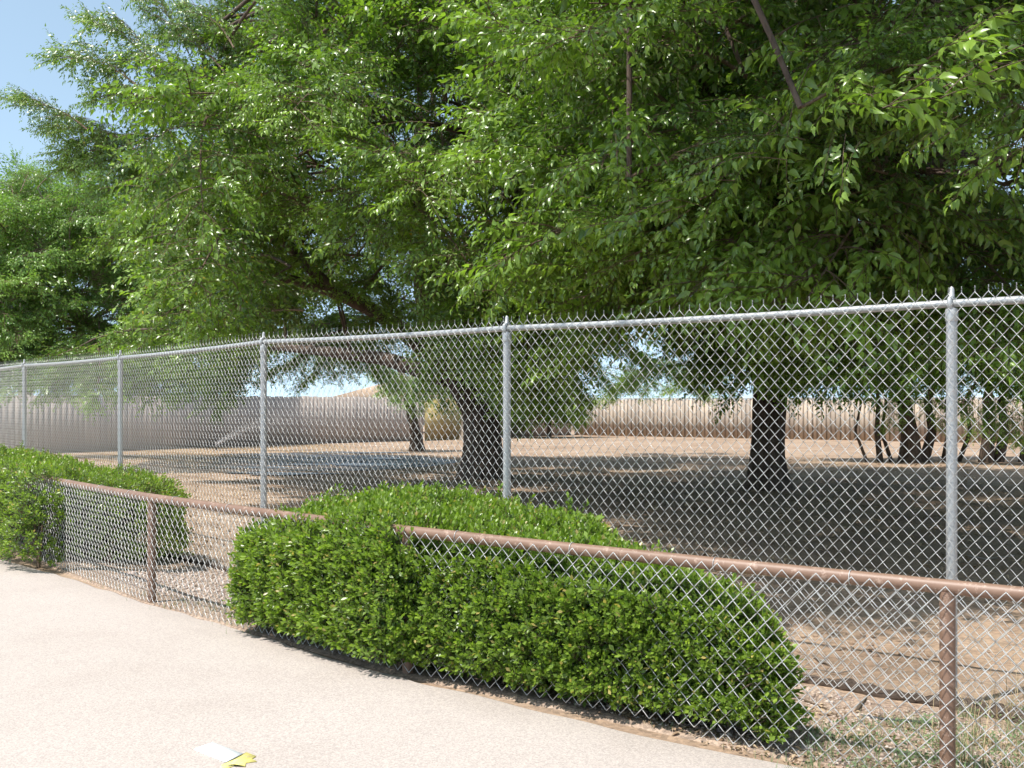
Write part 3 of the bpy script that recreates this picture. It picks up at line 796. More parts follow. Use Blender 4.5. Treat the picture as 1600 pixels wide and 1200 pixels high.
TBo = make_tree('mulberry_tree', 'dark-trunked mulberry tree right of centre, its leafy boughs hanging over the tall fence', g1_, TB, [.32, .28, .285, .28, .22, .16, .08],
                [(g1_[0] + .2, yb - .4, 3.2), (g1_[0] + .5, yb - 1, 5.2), (g1_[0] + .6, yb - 1.2, 6.5)], bB, B_LO, M_BARK, flare=0.65, limb_r=.035,
                extra=[([at(1215, 600, yb), at(1300, 480, yb - 2), at(1400, 330, yb - 4), at(1500, 190, yb - 6)], [.2, .16, .12, .06]), ([at(1195, 590, yb), at(1120, 450, yb - 2.5), at(1040, 320, yb - 5), at(980, 250, yb - 7)], [.2, .15, .1, .05]),
                       ([(g1_[0] + .5, yb - 1, 5.0), (g1_[0] + 1.4, yb - 4, 6.3), (g1_[0] + 1.8, yb - 7.5, 7.0), (g1_[0] + 1.5, yb - 10.5, 6.8)], [.17, .13, .09, .03]), ([(g1_[0] + .3, yb - .5, 3.6), (g1_[0] - 1.6, yb - 4, 5.2), (g1_[0] - 3, yb - 7.5, 6.2), (g1_[0] - 3.6, yb - 10.5, 6.2)], [.17, .13, .09, .03]), ([(g1_[0] + .3, yb - .5, 3.6), (g1_[0] + 3, yb - 2, 5), (g1_[0] + 6, yb - 4, 6)], [.17, .12, .04]),
                       ([at(1600, 250, 14), at(1500, 245, 13), at(1430, 260, 12.5), at(1390, 275, 12)], [.11, .09, .07, .04])])
# close twigs at the top right, leaf by leaf in view
for px, py, Y, yaw, pit, s in [(1385, 165, 6.2, 12, 18, 1.0), (1470, 135, 6.1, 8, 20, 1.0), (1545, 95, 6.0, 5, 10, .95), (1360, 150, 6.6, 60, 10, .9), (1400, 110, 6.6, -20, 0, .8), (1240, 225, 7.2, 200, -6, .9), (1190, 250, 7.3, 190, -12, .9),
                               (1130, 280, 7.6, 200, -14, .9), (1060, 320, 7.8, 195, -18, .9), (1000, 345, 8, 200, -20, .9), (965, 195, 9, 250, -60, .9), (975, 250, 9, 265, -60, .8), (1500, 180, 6.8, 200, -20, .8), (1330, 210, 7, 230, -30, .8),
                               (600, 250, 10, 190, 0, .9), (680, 190, 10, 180, 5, .9), (1440, 560, 7.8, 200, -30, .6), (1545, 560, 7.2, -20, -20, .6), (1580, 540, 7.2, 200, -25, .6), (1340, 560, 8, 220, -40, .6)]:
    a, e_ = math.radians(yaw), math.radians(pit)
    for q in range(3):
        p = at(px + random.gauss(0, 14), py + random.gauss(0, 10), Y + random.gauss(0, .15))
        link('leafy_twig', SPM[random.randrange(6)], TBo, mtx=Matrix.Translation(p) @ Matrix.Rotation(a + random.gauss(0, .35), 4, 'Z') @ Matrix.Rotation(-e_ - .1 + random.gauss(0, .2), 4, 'Y') @ Matrix.Rotation(random.gauss(0, .3), 4, 'X') @ Matrix.Diagonal((s, s, s, 1)))

# pale-leaved tree at the far left
rD = np.random.default_rng(8); gD = Vector((-18.6, 41.5, float(ground(-18.6, 41.5))))
bD = crown((-18.2, 40.5, 5.2), (8.2, 6.5, 5.6), 200, rD, fr=True, left=False, zmin=1.4, sc=(1.05, 1.4), skip=lambda px, py, p: py < np.interp(px, [0, 30, 150, 330, 400], [292, 258, 255, 330, 600]) + 8)
bD += manual([(15, 285, 38, 120, 30, .7), (60, 268, 38, 90, 35, .7), (105, 262, 38, 70, 35, .7), (150, 275, 38, 70, 35, .7), (35, 300, 38, 100, 30, .8), (90, 300, 38, 90, 30, .8), (140, 310, 38, 90, 30, .8), (0, 350, 36, -120, 5, 1.2), (60, 420, 36, -100, 0, 1.2), (110, 480, 36, -80, -10, 1.2), (20, 500, 36, -100, -10, 1.2), (60, 590, 36, -90, -30, 1.1), (10, 590, 36, -90, -30, 1.1), (100, 600, 36, -90, -35, 1.1), (140, 570, 37, -80, -25, 1.1), (190, 590, 38, -80, -25, 1.1)])
make_tree('shade_tree', 'pale green bushy tree filling the far left, beyond the board fence', gD, [(gD[0], gD[1], gD[2] - .1), (gD[0] + .1, gD[1], 1.2), (gD[0] - .1, gD[1], 3), (gD[0], gD[1], 6.5)], [.35, .28, .22, .08],
          [(gD[0], gD[1], 2.8), (gD[0], gD[1], 5.4), (gD[0] + 3, gD[1] - 2, 4.0), (gD[0] - 2, gD[1] - 2, 4)], bD, B_D, M_PALEB, limb_r=.05)

# small leaning tree, thin pale tree, thicket
gE = gp(652, 705)
make_tree('leaning_tree', 'small tree with a slim leaning trunk left of the thick mulberry trunk', gE, [gE - Vector((0, 0, .1)), at(650, 680, 36), at(640, 630, 36), at(628, 585, 36), at(615, 560, 36)], [.22, .17, .15, .11, .05],
          [at(640, 625, 36), at(625, 585, 36)], manual([(600, 610, 35, 180, -15, .7), (625, 625, 34.5, -120, -35, .6), (665, 620, 35, -50, -30, .7), (640, 590, 36, 90, 20, .7), (690, 610, 35.5, 0, -15, .7), (590, 590, 36, 170, 10, .6), (655, 640, 34.8, -80, -50, .45)]), B_D, M_BARK, flare=.5, limb_r=.04)
gF = gp(730, 688)
make_tree('pale_trunked_tree', 'slender pale-barked tree standing against the ochre panel', gF, [gF - Vector((0, 0, .1)), at(727, 660, gF[1]), at(724, 630, gF[1]), at(722, 590, gF[1])], [.26, .17, .15, .08],
          [at(724, 600, gF[1])], manual([(700, 600, 47, 180, 0, .8), (740, 590, 47, 0, 10, .8), (722, 575, 47, -90, 30, .8)]), B_LO, M_PALEB, flare=.8, limb_r=.04)
gG = gp(1425, 722); rG = np.random.default_rng(3)
bG = crown((gG[0] + 1.6, gG[1] + .3, 2.6), (4.8, 2.4, 1.9), 95, rG, fr=False, left=False, zmin=1.25, inner=.45, sc=(.5, .75))
bG += manual([(1400, 660, 28, -120, -55, .45), (1470, 665, 28, -60, -55, .45), (1530, 670, 27, -90, -55, .5), (1570, 680, 27, -80, -60, .5), (1600, 690, 27, -90, -60, .5)])
tG = make_tree('brushy_tree', 'dense brushy tree with several dark crooked stems in front of the right board fence', gG, [gG - Vector((0, 0, .1)), gG + Vector((-.05, 0, .7)), gG + Vector((-.2, 0, 1.5)), gG + Vector((-.5, 0, 2.6))], [.26, .21, .17, .09],
               [tuple(gG + Vector((.4, 0, 1.6))), tuple(gG + Vector((1.6, 0, 1.5)))], bG, B_LO, M_BARK, flare=.5, limb_r=.03,
               extra=[([gG + Vector((a0, b0, -.1)), gG + Vector((a0 + c0, b0, .8)), gG + Vector((a0 + c0 * .5, b0, 1.6)), gG + Vector((a0 + c0 * 2.4, b0, 2.6))], [r0, r0 * .75, r0 * .6, r0 * .3]) for a0, b0, c0, r0 in ((-.75, .2, -.1, .09), (-.4, .3, -.3, .06), (.35, .2, .25, .15), (.8, -.1, .15, .12), (1.3, .3, .35, .07), (1.9, 0, .1, .2), (2.3, .2, .2, .16), (2.9, .1, .2, .12), (-1.1, .1, -.35, .045))])


gK = gp(858, 684); rK = np.random.default_rng(13)
bK = crown((gK[0] - .3, gK[1], 1.0), (2.4, 1.6, 1.25), 46, rK, fr=False, left=False, zmin=0.0, inner=.5, sc=(.5, .7))
make_tree('shrub', 'dark shaded shrub at the far corner, just right of the thick mulberry trunk', gK, [gK - Vector((0, 0, .1)), gK + Vector((0, 0, .5)), gK + Vector((.1, 0, 1.3))], [.10, .08, .04],
          [tuple(gK + Vector((0, 0, .8)))], bK, B_LO, M_BARK, cat='shrub', flare=.3, limb_r=.03)

# ---------------------------------------------------------------- hedges
def make_sprig(r, n=11, leaf=0.028):
    mb = MB(); mb.tube([(0, 0, -.05), (.002, 0, 0), (0, .002, .035)], [.0018, .0015, .001], 3, 1, False)
    th = np.arange(n) * 2.4 + r.uniform(0, 6); h = np.linspace(-.035, .035, n); op = np.linspace(1.35, .35, n) + r.normal(0, .12, n)
    D = np.stack([np.cos(th) * np.sin(op), np.sin(th) * np.sin(op), np.cos(op)], -1)
    Nn = np.stack([-np.cos(th) * np.cos(op), -np.sin(th) * np.cos(op), np.sin(op)], -1) + r.normal(0, .25, (n, 3))
    V, T = put(LVH, LT4, np.stack([D[:, 0] * .004, D[:, 1] * .004, h], -1), D, Nn, leaf * r.uniform(.7, 1.15, n))
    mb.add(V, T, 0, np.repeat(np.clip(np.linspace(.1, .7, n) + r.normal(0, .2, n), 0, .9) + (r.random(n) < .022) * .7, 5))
    return mb.arrays()


SPG = [make_sprig(R) for _ in range(8)]
SPGM = [mesh('sprig', V, T, [M_HEDGE, M_TWIG], M, K) for V, T, M, K in SPG]


def hedge(label, poly, Hpts, n_top, n_side, r, bulge, stems, parts=0, round_=0.22):
    poly = np.array(poly, float); ctr = poly.mean(0)
    e = empty('hedge', (ctr[0], ctr[1], float(ground(*ctr))), label, 'hedge')
    HP = np.array(Hpts, float)

    def H(x, y):
        w_ = 1 / ((x[:, None] - HP[:, 0]) ** 2 + (y[:, None] - HP[:, 1]) ** 2 + .01) ** 1.5
        return (w_ * HP[:, 2]).sum(1) / w_.sum(1)
    nx, ny = np.roll(poly, -1, 0), poly

    def edge_d(P):                                    # distance inside, plus outward normal of nearest edge
        best = np.full(len(P), 1e9); nn = np.zeros((len(P), 2))
        for i in range(len(poly)):
            a, b = poly[i], poly[(i + 1) % len(poly)]; d = b - a; ln = np.hypot(*d)
            t = np.clip(((P - a) @ d) / ln ** 2, 0, 1); q = P - (a + t[:, None] * d); dist = np.hypot(q[:, 0], q[:, 1])
            u = dist < best; best = np.where(u, dist, best); nn[u] = np.array([d[1], -d[0]]) / ln
        return best, nn

    def inside(P):
        c = np.zeros(len(P), bool)
        for i in range(len(poly)):
            a, b = poly[i], poly[(i + 1) % len(poly)]
            m_ = ((a[1] > P[:, 1]) != (b[1] > P[:, 1])) & (P[:, 0] < (b[0] - a[0]) * (P[:, 1] - a[1]) / (b[1] - a[1] + 1e-12) + a[0])
            c ^= m_
        return c
    nz = blob_noise(9, 0.16, int(r.integers(99))); nz2 = blob_noise(9, 0.05, int(r.integers(99)))
    lo, hi_ = poly.min(0), poly.max(0)
    Q = r.uniform(lo, hi_, (n_top * 4, 2)); Q = Q[inside(Q)][:n_top]
    d, nn = edge_d(Q)
    k = np.clip(d / round_, 0, 1); zt = H(Q[:, 0], Q[:, 1])
    gz = ground(Q[:, 0], Q[:, 1])
    zz = gz + (zt - gz) * (0.72 + 0.28 * np.sqrt(1 - (1 - k) ** 2)) + 0.040 * nz(Q[:, 0], Q[:, 1]) + 0.018 * nz2(Q[:, 0], Q[:, 1]) + (r.random(len(Q)) < .02) * r.uniform(0, .07, len(Q))
    P1 = np.c_[Q, zz - np.abs(r.normal(0, .035, len(Q)))]
    N1 = np.c_[nn * ((1 - k) * 1.0)[:, None], 0.45 + k * .6] + r.normal(0, .28, (len(Q), 3))
    per = np.hypot(*(np.roll(poly, -1, 0) - poly).T); cum = np.r_[0, np.cumsum(per)]
    s = r.uniform(0, cum[-1], n_side); i = np.searchsorted(cum, s) - 1; f = (s - cum[i]) / per[i]
    B_ = poly[i] + (np.roll(poly, -1, 0)[i] - poly[i]) * f[:, None]
    dd = np.roll(poly, -1, 0)[i] - poly[i]; nn = np.c_[dd[:, 1], -dd[:, 0]] / per[i][:, None]
    v = r.random(n_side) ** 0.9
    gz = ground(B_[:, 0], B_[:, 1]); zt = H(B_[:, 0], B_[:, 1])
    prof = bulge * np.sin(np.clip(v, 0, 1) * PI * .85 + .25) - 0.05 * (v < .12) + 0.05 * nz(s * 1.0, v * .9) + .022 * nz2(s, v)
    P2 = np.c_[B_ + nn * (prof - np.abs(r.normal(0, .04, n_side)))[:, None], gz + 0.03 + (zt - gz) * v * 0.80]
    N2 = np.c_[nn * 1.0, 0.25 + .5 * v] + r.normal(0, .33, (n_side, 3))
    nc = 75; cq = r.integers(0, len(P1), nc); hcol = r.uniform(.02, .11, nc)
    PC = np.repeat(P1[cq], 5, 0) + np.c_[r.normal(0, .012, (nc * 5, 2)), (np.tile(np.linspace(.25, 1, 5), nc) * np.repeat(hcol, 5))]; NC = np.c_[r.normal(0, .3, (nc * 5, 2)), np.ones(nc * 5)]
    P1, N1 = np.vstack([P1, PC]), np.vstack([N1, NC])
    hem = .045 + .05 * (nz(s * .8, s * .3) + 1); kp = (v > hem) & ~((nz2(s * .45, v * .35) > 1.15) & (r.random(n_side) < .8)); P2, N2 = P2[kp], N2[kp]
    P = np.vstack([P1, P2]); Nn = np.vstack([N1, N2]); Nn /= np.linalg.norm(Nn, axis=1)[:, None]
    ref = r.normal(0, 1, P.shape); A_ = np.cross(Nn, ref); A_ /= np.linalg.norm(A_, axis=1)[:, None]; Bv = np.cross(Nn, A_)
    Rm = np.stack([A_, Bv, Nn], -1); S = r.uniform(.6, 1.3, len(P))
    # keep nothing inside the hull facing away far side? all sides are planted
    dist = np.hypot(P[:, 0], P[:, 1]); order = np.argsort(dist + r.random(len(P)) * 1.2)
    pi_ = order[:parts]; rest = order[parts:]
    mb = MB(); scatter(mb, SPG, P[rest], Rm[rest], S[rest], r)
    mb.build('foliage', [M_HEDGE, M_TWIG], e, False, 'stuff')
    for q in pi_:
        m4 = Matrix(Rm[q].tolist()).to_4x4() @ Matrix.Diagonal((S[q], S[q], S[q], 1))
        link('sprig', SPGM[int(r.integers(8))], e, mtx=Matrix.Translation(P[q]) @ m4)
    # tall shoots
    # closed hull for the inner twigs, the shade among them put into its dark colour
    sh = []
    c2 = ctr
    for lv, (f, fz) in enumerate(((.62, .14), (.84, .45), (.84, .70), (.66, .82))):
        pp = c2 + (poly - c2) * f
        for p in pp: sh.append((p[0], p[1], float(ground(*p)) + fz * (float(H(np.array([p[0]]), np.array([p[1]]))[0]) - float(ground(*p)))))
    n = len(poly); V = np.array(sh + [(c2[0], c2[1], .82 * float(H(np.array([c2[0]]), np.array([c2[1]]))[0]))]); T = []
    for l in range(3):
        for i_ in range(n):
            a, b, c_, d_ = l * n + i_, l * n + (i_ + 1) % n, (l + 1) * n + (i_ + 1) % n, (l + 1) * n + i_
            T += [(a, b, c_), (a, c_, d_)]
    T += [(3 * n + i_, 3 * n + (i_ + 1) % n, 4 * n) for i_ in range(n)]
    link('shade_hull', mesh('shade_hull', V, T, M_INNER), e)
    for x, y in stems:
        mb = MB(); g = float(ground(x, y))
        for q in range(3):
            dx, dy = random.uniform(-.12, .12), random.uniform(-.05, .2)
            mb.tube([(x, y, g - .02), (x + dx * .4, y + dy * .4, g + .12), (x + dx, y + dy, g + .34)], [.014, .010, .006], 6)
        mb.build('stem', [M_TWIG], e, True)
    return e


rH = np.random.default_rng(4)
hedge('clipped green hedge in the middle, growing out through the low brown-railed fence',
      [(-1.52, 6.12), (-1.07, 5.56), (-.585, 5.075), (-.45, 5.10), (.1, 4.76), (.60, 4.45), (1.03, 4.19), (1.12, 4.40), (.90, 4.78), (.60, 5.45), (.46, 6.2), (-.1, 6.95), (-.75, 7.25), (-1.25, 6.95), (-1.52, 6.5)],
      [(-1.45, 6.2, .62), (-1.2, 5.85, .68), (-.95, 5.6, .72), (-.65, 5.3, .715), (-.3, 5.2, .655), (0, 5.0, .65), (.4, 4.8, .61), (.7, 4.6, .585), (.9, 4.5, .53), (1.10, 4.3, .32), (-1.1, 6.8, .64), (-.7, 7.1, .70), (-.2, 6.8, .71), (.3, 6.4, .66), (.7, 5.6, .60), (-.4, 6.2, .70), (.2, 5.6, .66), (.95, 4.9, .48)],
      9600, 15000, rH, 0.04, [(-.55, 5.3), (-.1, 5.12), (.3, 4.9), (.75, 4.6), (-1.1, 5.9)], 290)
hedge('clipped green hedge at the left edge, wrapped round the end of the low brown-railed fence',
      [(-8.2, 13.6), (-5.6, 10.5), (-4.25, 8.92), (-3.66, 8.16), (-3.34, 8.42), (-3.02, 9.2), (-2.98, 9.9), (-3.25, 10.45), (-4.0, 11.0), (-5.2, 12.6), (-7.0, 14.9), (-8.6, 16.4)],
      [(-8, 14, .64), (-6, 11.5, .70), (-4.5, 9.5, .73), (-3.95, 8.75, .74), (-3.5, 8.5, .70), (-3.3, 9.2, .62), (-3.2, 9.9, .56), (-4, 10.7, .62), (-6, 13.3, .66)],
      7000, 8500, np.random.default_rng(14), 0.03, [(-3.7, 8.5), (-3.3, 8.9)], 0)

# ---------------------------------------------------------------- small things on the ground
def stones(poly_px, n, r, s0, s1):
    ico = np.array([(1, 0, 0), (-1, 0, 0), (0, 1, 0), (0, -1, 0), (0, 0, 1), (0, 0, -1)], float)
    T0 = np.array([(0, 2, 4), (2, 1, 4), (1, 3, 4), (3, 0, 4), (2, 0, 5), (1, 2, 5), (3, 1, 5), (0, 3, 5)])
    mb = MB(); k = r.random((n, 2)); a, b, c, d = [np.array(q, float) for q in poly_px]
    Q = (a * (1 - k[:, :1]) + b * k[:, :1]) * (1 - k[:, 1:]) + (d * (1 - k[:, :1]) + c * k[:, :1]) * k[:, 1:]
    V, T, K = [], [], []
    z_ = ground(Q[:, 0], Q[:, 1]); sz = s0 * np.exp(r.normal(0, .45, n)) * s1
    for i in range(n):
        w_ = ico * (sz[i] * r.uniform(.6, 1.3, 3)) * np.array([1, 1, .6]); w_ += r.normal(0, sz[i] * .16, (6, 3))
        t = r.uniform(0, 6.28); c_, s_2 = math.cos(t), math.sin(t)
        w_ = np.c_[w_[:, 0] * c_ - w_[:, 1] * s_2, w_[:, 0] * s_2 + w_[:, 1] * c_, w_[:, 2]] + (Q[i, 0], Q[i, 1], z_[i] + .012)
        V.append(w_); T.append(T0 + 6 * i); K.append(np.full(6, r.random()))
    mb.V = V; mb.T = T; mb.M = [np.zeros(8 * n)]; mb.K = K; mb.n = 6 * n
    return mb


quadL = [(-3.0, 8.0), (-1.15, 5.95), (-1.6, 8.5), (-2.9, 10.0)]
quadR = [(.2, 4.8), (2.6, 3.05), (3.4, 3.8), (1.4, 5.8)]
stones(quadL, 9000, np.random.default_rng(1), .0075, 1).build('gravel', [M_STONE], kind='stuff')
tag(COL.objects['gravel'], 'pinkish tan gravel between the two hedges behind the low fence', 'gravel')
g = stones(quadR, 9000, np.random.default_rng(2), .0065, 1).build('gravel', [M_STONE], kind='stuff')
tag(g, 'fine pale gravel under the weeds at the lower right', 'gravel')


def litter(name, quad, n, r, size, m, label, cat, up=0.25, lift=.012):
    a, b, c, d = [np.array(q, float) for q in quad]; k = r.random((n, 2))
    Q = (a * (1 - k[:, :1]) + b * k[:, :1]) * (1 - k[:, 1:]) + (d * (1 - k[:, :1]) + c * k[:, :1]) * k[:, 1:]
    P = np.c_[Q, ground(Q[:, 0], Q[:, 1]) + lift + r.random(n) * .008]
    D = np.c_[r.normal(0, 1, (n, 2)), r.normal(0, up, n)]; Nn = np.c_[r.normal(0, up * 1.4, (n, 2)), np.ones(n)]
    V, T = put(LV8 * np.array([1, 1, 1.6]), LT8, P, D, Nn, size * r.uniform(.5, 1.2, n))
    o = link(name, mesh(name, V, T, m, tint=np.repeat(r.random(n) * .85, 8)))
    return tag(o, label, cat, kind='stuff')


litter('leaf_litter', [(.35, 4.62), (2.5, 3.0), (3.3, 3.8), (1.5, 5.3)], 2300, np.random.default_rng(6), .034, M_LITTER, 'dry fallen leaves and bark bits at the lower right', 'leaf litter')
litter('leaf_litter', [(-2.2, 6.85), (1.1, 4.0), (1.15, 4.22), (-2.1, 7.1)], 420, np.random.default_rng(16), .026, M_LITTER, 'thin line of dry leaves along the pavement edge under the hedge', 'leaf litter')
litter('leaf_litter', [(-9, 13), (6, 8), (12, 30), (-12, 34)], 9000, np.random.default_rng(26), .08, M_LITTER, 'scattered pale dry leaves, also standing for sun flecks, over the shaded yard beyond the tall fence', 'leaf litter', .15, .02)  # fallen leaves, strewn thickly to imitate sun flecks under the crowns too


def blades(mb, P, h, r, lean, wd, m=0, seg=3):
    n = len(P); a = r.uniform(0, 6.28, n); L_ = np.c_[np.cos(a), np.sin(a), np.zeros(n)] * (lean * r.uniform(.2, 1.3, n))[:, None]
    S = np.c_[-np.sin(a), np.cos(a), np.zeros(n)]; hh = h * r.uniform(.4, 1.2, n)
    V = []
    for i in range(seg + 1):
        t = i / seg; c = P + L_ * hh[:, None] * t ** 1.8 + np.c_[np.zeros(n), np.zeros(n), hh * t]
        w_ = wd * (1 - t * .9)
        V += [c - S * w_ / 2, c + S * w_ / 2]
    V = np.stack(V, 1); T = np.concatenate([[(2 * i, 2 * i + 1, 2 * i + 3), (2 * i, 2 * i + 3, 2 * i + 2)] for i in range(seg)])
    mb.add(V.reshape(-1, 3), (T[None] + (np.arange(n) * (2 * seg + 2))[:, None, None]).reshape(-1, 3), m, np.repeat(r.random(n) * .85, 2 * seg + 2))


def clustered(quad, nc, per, sp, r):
    a, b, c, d = [np.array(q, float) for q in quad]; k = r.random((nc, 2))
    Q = (a * (1 - k[:, :1]) + b * k[:, :1]) * (1 - k[:, 1:]) + (d * (1 - k[:, :1]) + c * k[:, :1]) * k[:, 1:]
    Q = (Q[:, None] + r.normal(0, sp, (nc, per, 2))).reshape(-1, 2)
    return np.c_[Q, ground(Q[:, 0], Q[:, 1]) + .004]


rW = np.random.default_rng(31)
qd = lambda *l: [tuple(gp(x, y)[:2]) for x, y in l]
QW = qd((1270, 1140), (1610, 1100), (1640, 1290), (1230, 1250))
QG = qd((1480, 1110), (1620, 1060), (1660, 1300), (1490, 1260))
mb = MB(); P = clustered(QW, 75, 22, .03, rW); blades(mb, P, .065, rW, .8, .004)
P = clustered(QW, 170, 10, .03, rW)
D = np.c_[rW.normal(0, 1, (len(P), 2)), rW.uniform(.1, .9, len(P))]; V, T = put(LVH, LT4, P + np.c_[np.zeros((len(P), 2)), rW.uniform(0, .045, len(P))], D, np.tile((0, 0, 1.), (len(P), 1)) + rW.normal(0, .3, P.shape), rW.uniform(.012, .026, len(P)))
mb.add(V, T, 0, np.repeat(rW.random(len(P)) * .85, 5))
tag(mb.build('weeds', [M_WEED], kind='stuff'), 'low grey-green weeds round the foot of the nearest brown post', 'weeds')
mb = MB(); P = clustered(QG, 22, 6, .035, rW); blades(mb, P, .26, rW, .7, .0042, seg=5)
tag(mb.build('dry_grass', [M_STRAW], kind='stuff'), 'tall dry straw stalks right of the nearest brown post', 'dry grass')
mb = MB(); P = clustered([(-3.2, 7.92), (1.1, 4.0), (1.12, 4.05), (-3.1, 7.98)], 26, 9, .03, rW); blades(mb, P, .035, rW, .9, .0032)
P = clustered([(-2.9, 7.7), (-1.4, 6.0), (-1.35, 6.3), (-2.6, 7.9)], 24, 14, .05, rW); blades(mb, P, .04, rW, .9, .0032)
tag(mb.build('weeds', [M_WEED], kind='stuff'), 'small grass tufts along the pavement edge at the low fence', 'weeds')

# sparse thin grass on the sunny far yard, left
mb = MB(); P = clustered([(-14, 30), (-4, 26), (-6, 42), (-11, 38)], 900, 10, .3, rW); blades(mb, P, .05, rW, .8, .012, seg=2)
tag(mb.build('sparse_grass', [M_STRAW], kind='stuff'), 'sparse dry grass on the sunny far left of the yard', 'grass')


def stick(pts, rad, label, name='stick', cat='stick', m=M_TWIG):
    mb = MB(); mb.tube(pts, rad, 6); o = mb.build(name, [m], None, True); return tag(o, label, cat)


def gpts(l, dz=.015): return [gp(x, y) + Vector((0, 0, dz)) for x, y in l]


stick(gpts([(1270, 1028), (1282, 1036), (1296, 1041)]), [.006, .012, .005], 'pale piece of bark lying on the dirt right of the middle hedge', 'bark_piece', 'bark', M_PALEB)
stick(gpts([(1338, 1117), (1344, 1108), (1350, 1100), (1354, 1094)], .02), [.008, .01, .007, .003], 'short red-brown broken stick among the weeds')
stick(gpts([(1345, 1124), (1385, 1130), (1430, 1133), (1455, 1137)]), .009, 'dark irrigation pipe lying on the gravel beside the nearest brown post', 'irrigation_pipe', 'pipe', M_BLACK)
stick(gpts([(1240, 1092), (1290, 1112), (1330, 1140)]), .005, 'thin dry twig on the gravel at the foot of the hedge', 'twig', 'twig')
stick(gpts([(1250, 1049), (1275, 1050), (1310, 1056), (1328, 1052)]), .004, 'long thin bare twig lying on the dirt beyond the tall fence', 'twig', 'twig', M_PALEB)
stick(gpts([(1510, 870), (1540, 876), (1585, 870)]), [.006, .012, .005], 'small pale branch lying in the shade at the right', 'fallen_branch', 'branch', M_PALEB)


def clod_patch(cx, cy_, n, r, name, label):
    mb = MB()
    for _ in range(n):
        x, y = cx + r.normal(0, .35), cy_ + r.normal(0, .3); z = float(ground(x, y)); s = r.uniform(.008, .022)
        mb.box((x, y, z + s * .2), (s * 2, s * 1.6, s), j=s * .2, rz=r.uniform(0, 3))
    tag(mb.build(name, [M_DIRT], kind='stuff'), label, 'dirt')


clod_patch(*gp(1330, 1000)[:2], 60, np.random.default_rng(9), 'dirt_clods', 'crumbled dirt clods behind the tall fence at the right')

# painted marks on the pavement
def mark(name, px, m, label, cat='painted mark'):
    P = []
    for x, y in px:
        Y = 4.0
        for _ in range(12): Y = (CH - float(gs((x - 800) / F * Y, Y))) * F / (y - HOR)
        P.append(((x - 800) / F * Y, Y))
    P = np.array(P); n = len(P)
    V = np.vstack([np.c_[P, gs(P[:, 0], P[:, 1]) + .0045], np.c_[P, gs(P[:, 0], P[:, 1]) + .001]])
    T = [(0, i, i + 1) for i in range(1, n - 1)] + [t for i in range(n) for t in ((i, i + n, (i + 1) % n), ((i + 1) % n, i + n, (i + 1) % n + n))]
    tag(link(name, mesh(name, V, T, m)), label, cat)


mark('painted_square', [(303, 1172), (332, 1161), (379, 1179), (352, 1192)], M_WHITE, 'white painted rectangle on the pavement near the bottom edge')
mark('painted_arrow', [(346, 1197), (372, 1186), (385, 1177), (400, 1183), (393, 1187), (401, 1191), (384, 1193), (383, 1199), (368, 1196), (352, 1203)], M_YELP, 'faded yellow painted splash touching the white rectangle')


# wet ground, puddles and the sprinkler
def puddle(name, cx, cy_, rx, ry, m, dz, seed, label, cat='puddle', kind='structure'):
    r = np.random.default_rng(seed); n = 64; th = np.arange(n) * 2 * PI / n
    k = 1 + sum(r.normal(0, .22 / (i + 1)) * np.cos((i + 2) * th + r.uniform(0, 6)) for i in range(6))
    X = cx + rx * k * np.cos(th); Y = cy_ + ry * k * np.sin(th)
    rings = []
    for f in (1, .8, .6, .4, .2): rings.append(np.c_[cx + (X - cx) * f, cy_ + (Y - cy_) * f])
    Q = np.vstack(rings + [np.array([[cx, cy_]])])
    zg = ground(Q[:, 0], Q[:, 1]); Z = zg + dz if m is M_WET else np.full(len(Q), np.median(zg) + dz)
    T = []
    for l in range(4):
        for i in range(n):
            a, b, c, d = l * n + i, l * n + (i + 1) % n, (l + 1) * n + (i + 1) % n, (l + 1) * n + i
            T += [(a, b, c), (a, c, d)]
    T += [(4 * n + i, 4 * n + (i + 1) % n, 5 * n) for i in range(n)]
    o = link(name, mesh(name, np.c_[Q, Z], T, m, smooth=True)); tag(o, label, cat, kind=kind)


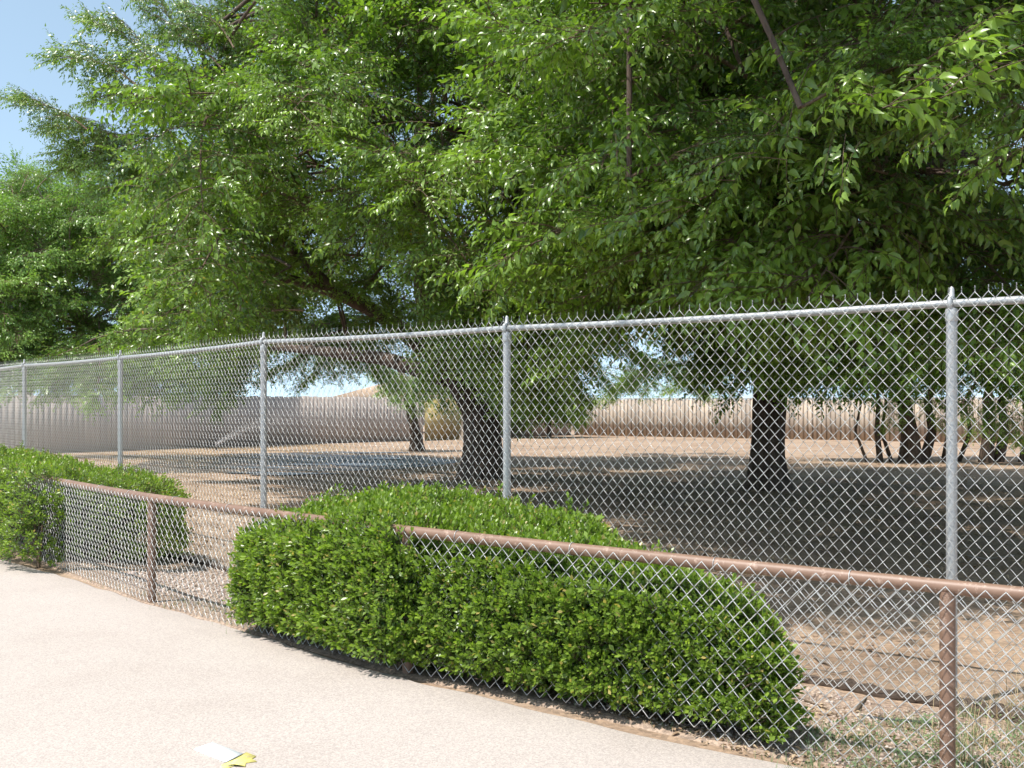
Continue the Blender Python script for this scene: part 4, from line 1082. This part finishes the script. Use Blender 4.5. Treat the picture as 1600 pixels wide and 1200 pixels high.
wc = gp(455, 722)
puddle('wet_ground', wc[0], wc[1], 4.0, 4.6, M_WET, .008, 1, 'dark wet soil round the puddles', 'wet ground')
for px, py, rx, ry, sd_ in ((550, 727, 1.9, .55, 2), (455, 712, 1.7, 1.1, 3), (540, 708, 1.5, .7, 4), (370, 731, 1.4, .5, 5), (440, 741, 1.2, .4, 6), (600, 717, .7, .4, 8)):
    c = gp(px, py); puddle('puddle', c[0], c[1], rx, ry, M_WATER, .022, sd_, 'shallow puddle reflecting the blue sky', 'puddle')

gsn = gp(338, 703)
sp = empty('sprinkler', gsn, 'small lawn sprinkler throwing a fine jet of water at the far left', 'sprinkler')
mb = MB(); mb.tube([gsn, gsn + Vector((0, 0, .12)), gsn + Vector((0, 0, .16))], [.03, .03, .045], 8); mb.build('riser', [M_BLACK], sp, True)
mb = MB(); mb.tube([gsn + Vector((0, 0, .16)), gsn + Vector((.08, 0, .21))], [.035, .02], 8); mb.build('nozzle', [M_BLACK], sp, True)
r = np.random.default_rng(12); n = 3000
t = r.random(n) ** 1.25; vx, vz = 5.0, 3.1; spread = .03 + .24 * t
X = gsn[0] + vx * t + r.normal(0, 1, n) * spread; Yy = gsn[1] - 2.0 * t + r.normal(0, 1, n) * spread * 1.4
Z = gsn[2] + .2 + vz * t - 2.3 * t ** 2 + r.normal(0, 1, n) * spread - np.abs(r.normal(0, 1, n)) * t * .35
P = np.c_[X, Yy, Z]; P = P[Z > -.3]
tet = np.array([(1, 0, -.7), (-1, 0, -.7), (0, 1, .7), (0, -1, .7)]) * .0062
V = (P[:, None] + tet[None] * (0.6 + r.random((len(P), 1, 1)))).reshape(-1, 3); T = (np.array([(0, 2, 3), (1, 3, 2), (0, 1, 2), (0, 3, 1)])[None] + (np.arange(len(P)) * 4)[:, None, None]).reshape(-1, 3)
tag(link('water_spray', mesh('water_spray', V, T, M_DROP)), 'fine arc of sprinkler water drops in front of the left fence', 'water spray', kind='stuff')
stick([gsn + Vector((0, -.3, .0)), gsn + Vector((1.2, -.6, -.02)), gsn + Vector((2.4, -.3, 0)), gsn + Vector((3.4, -.2, .0))], .02, 'dark hose running right from the sprinkler across the yard', 'hose', 'hose', M_BLACK)
print('tris', sum(len(m_.polygons) for m_ in bpy.data.meshes), 'objects', len(bpy.data.objects))
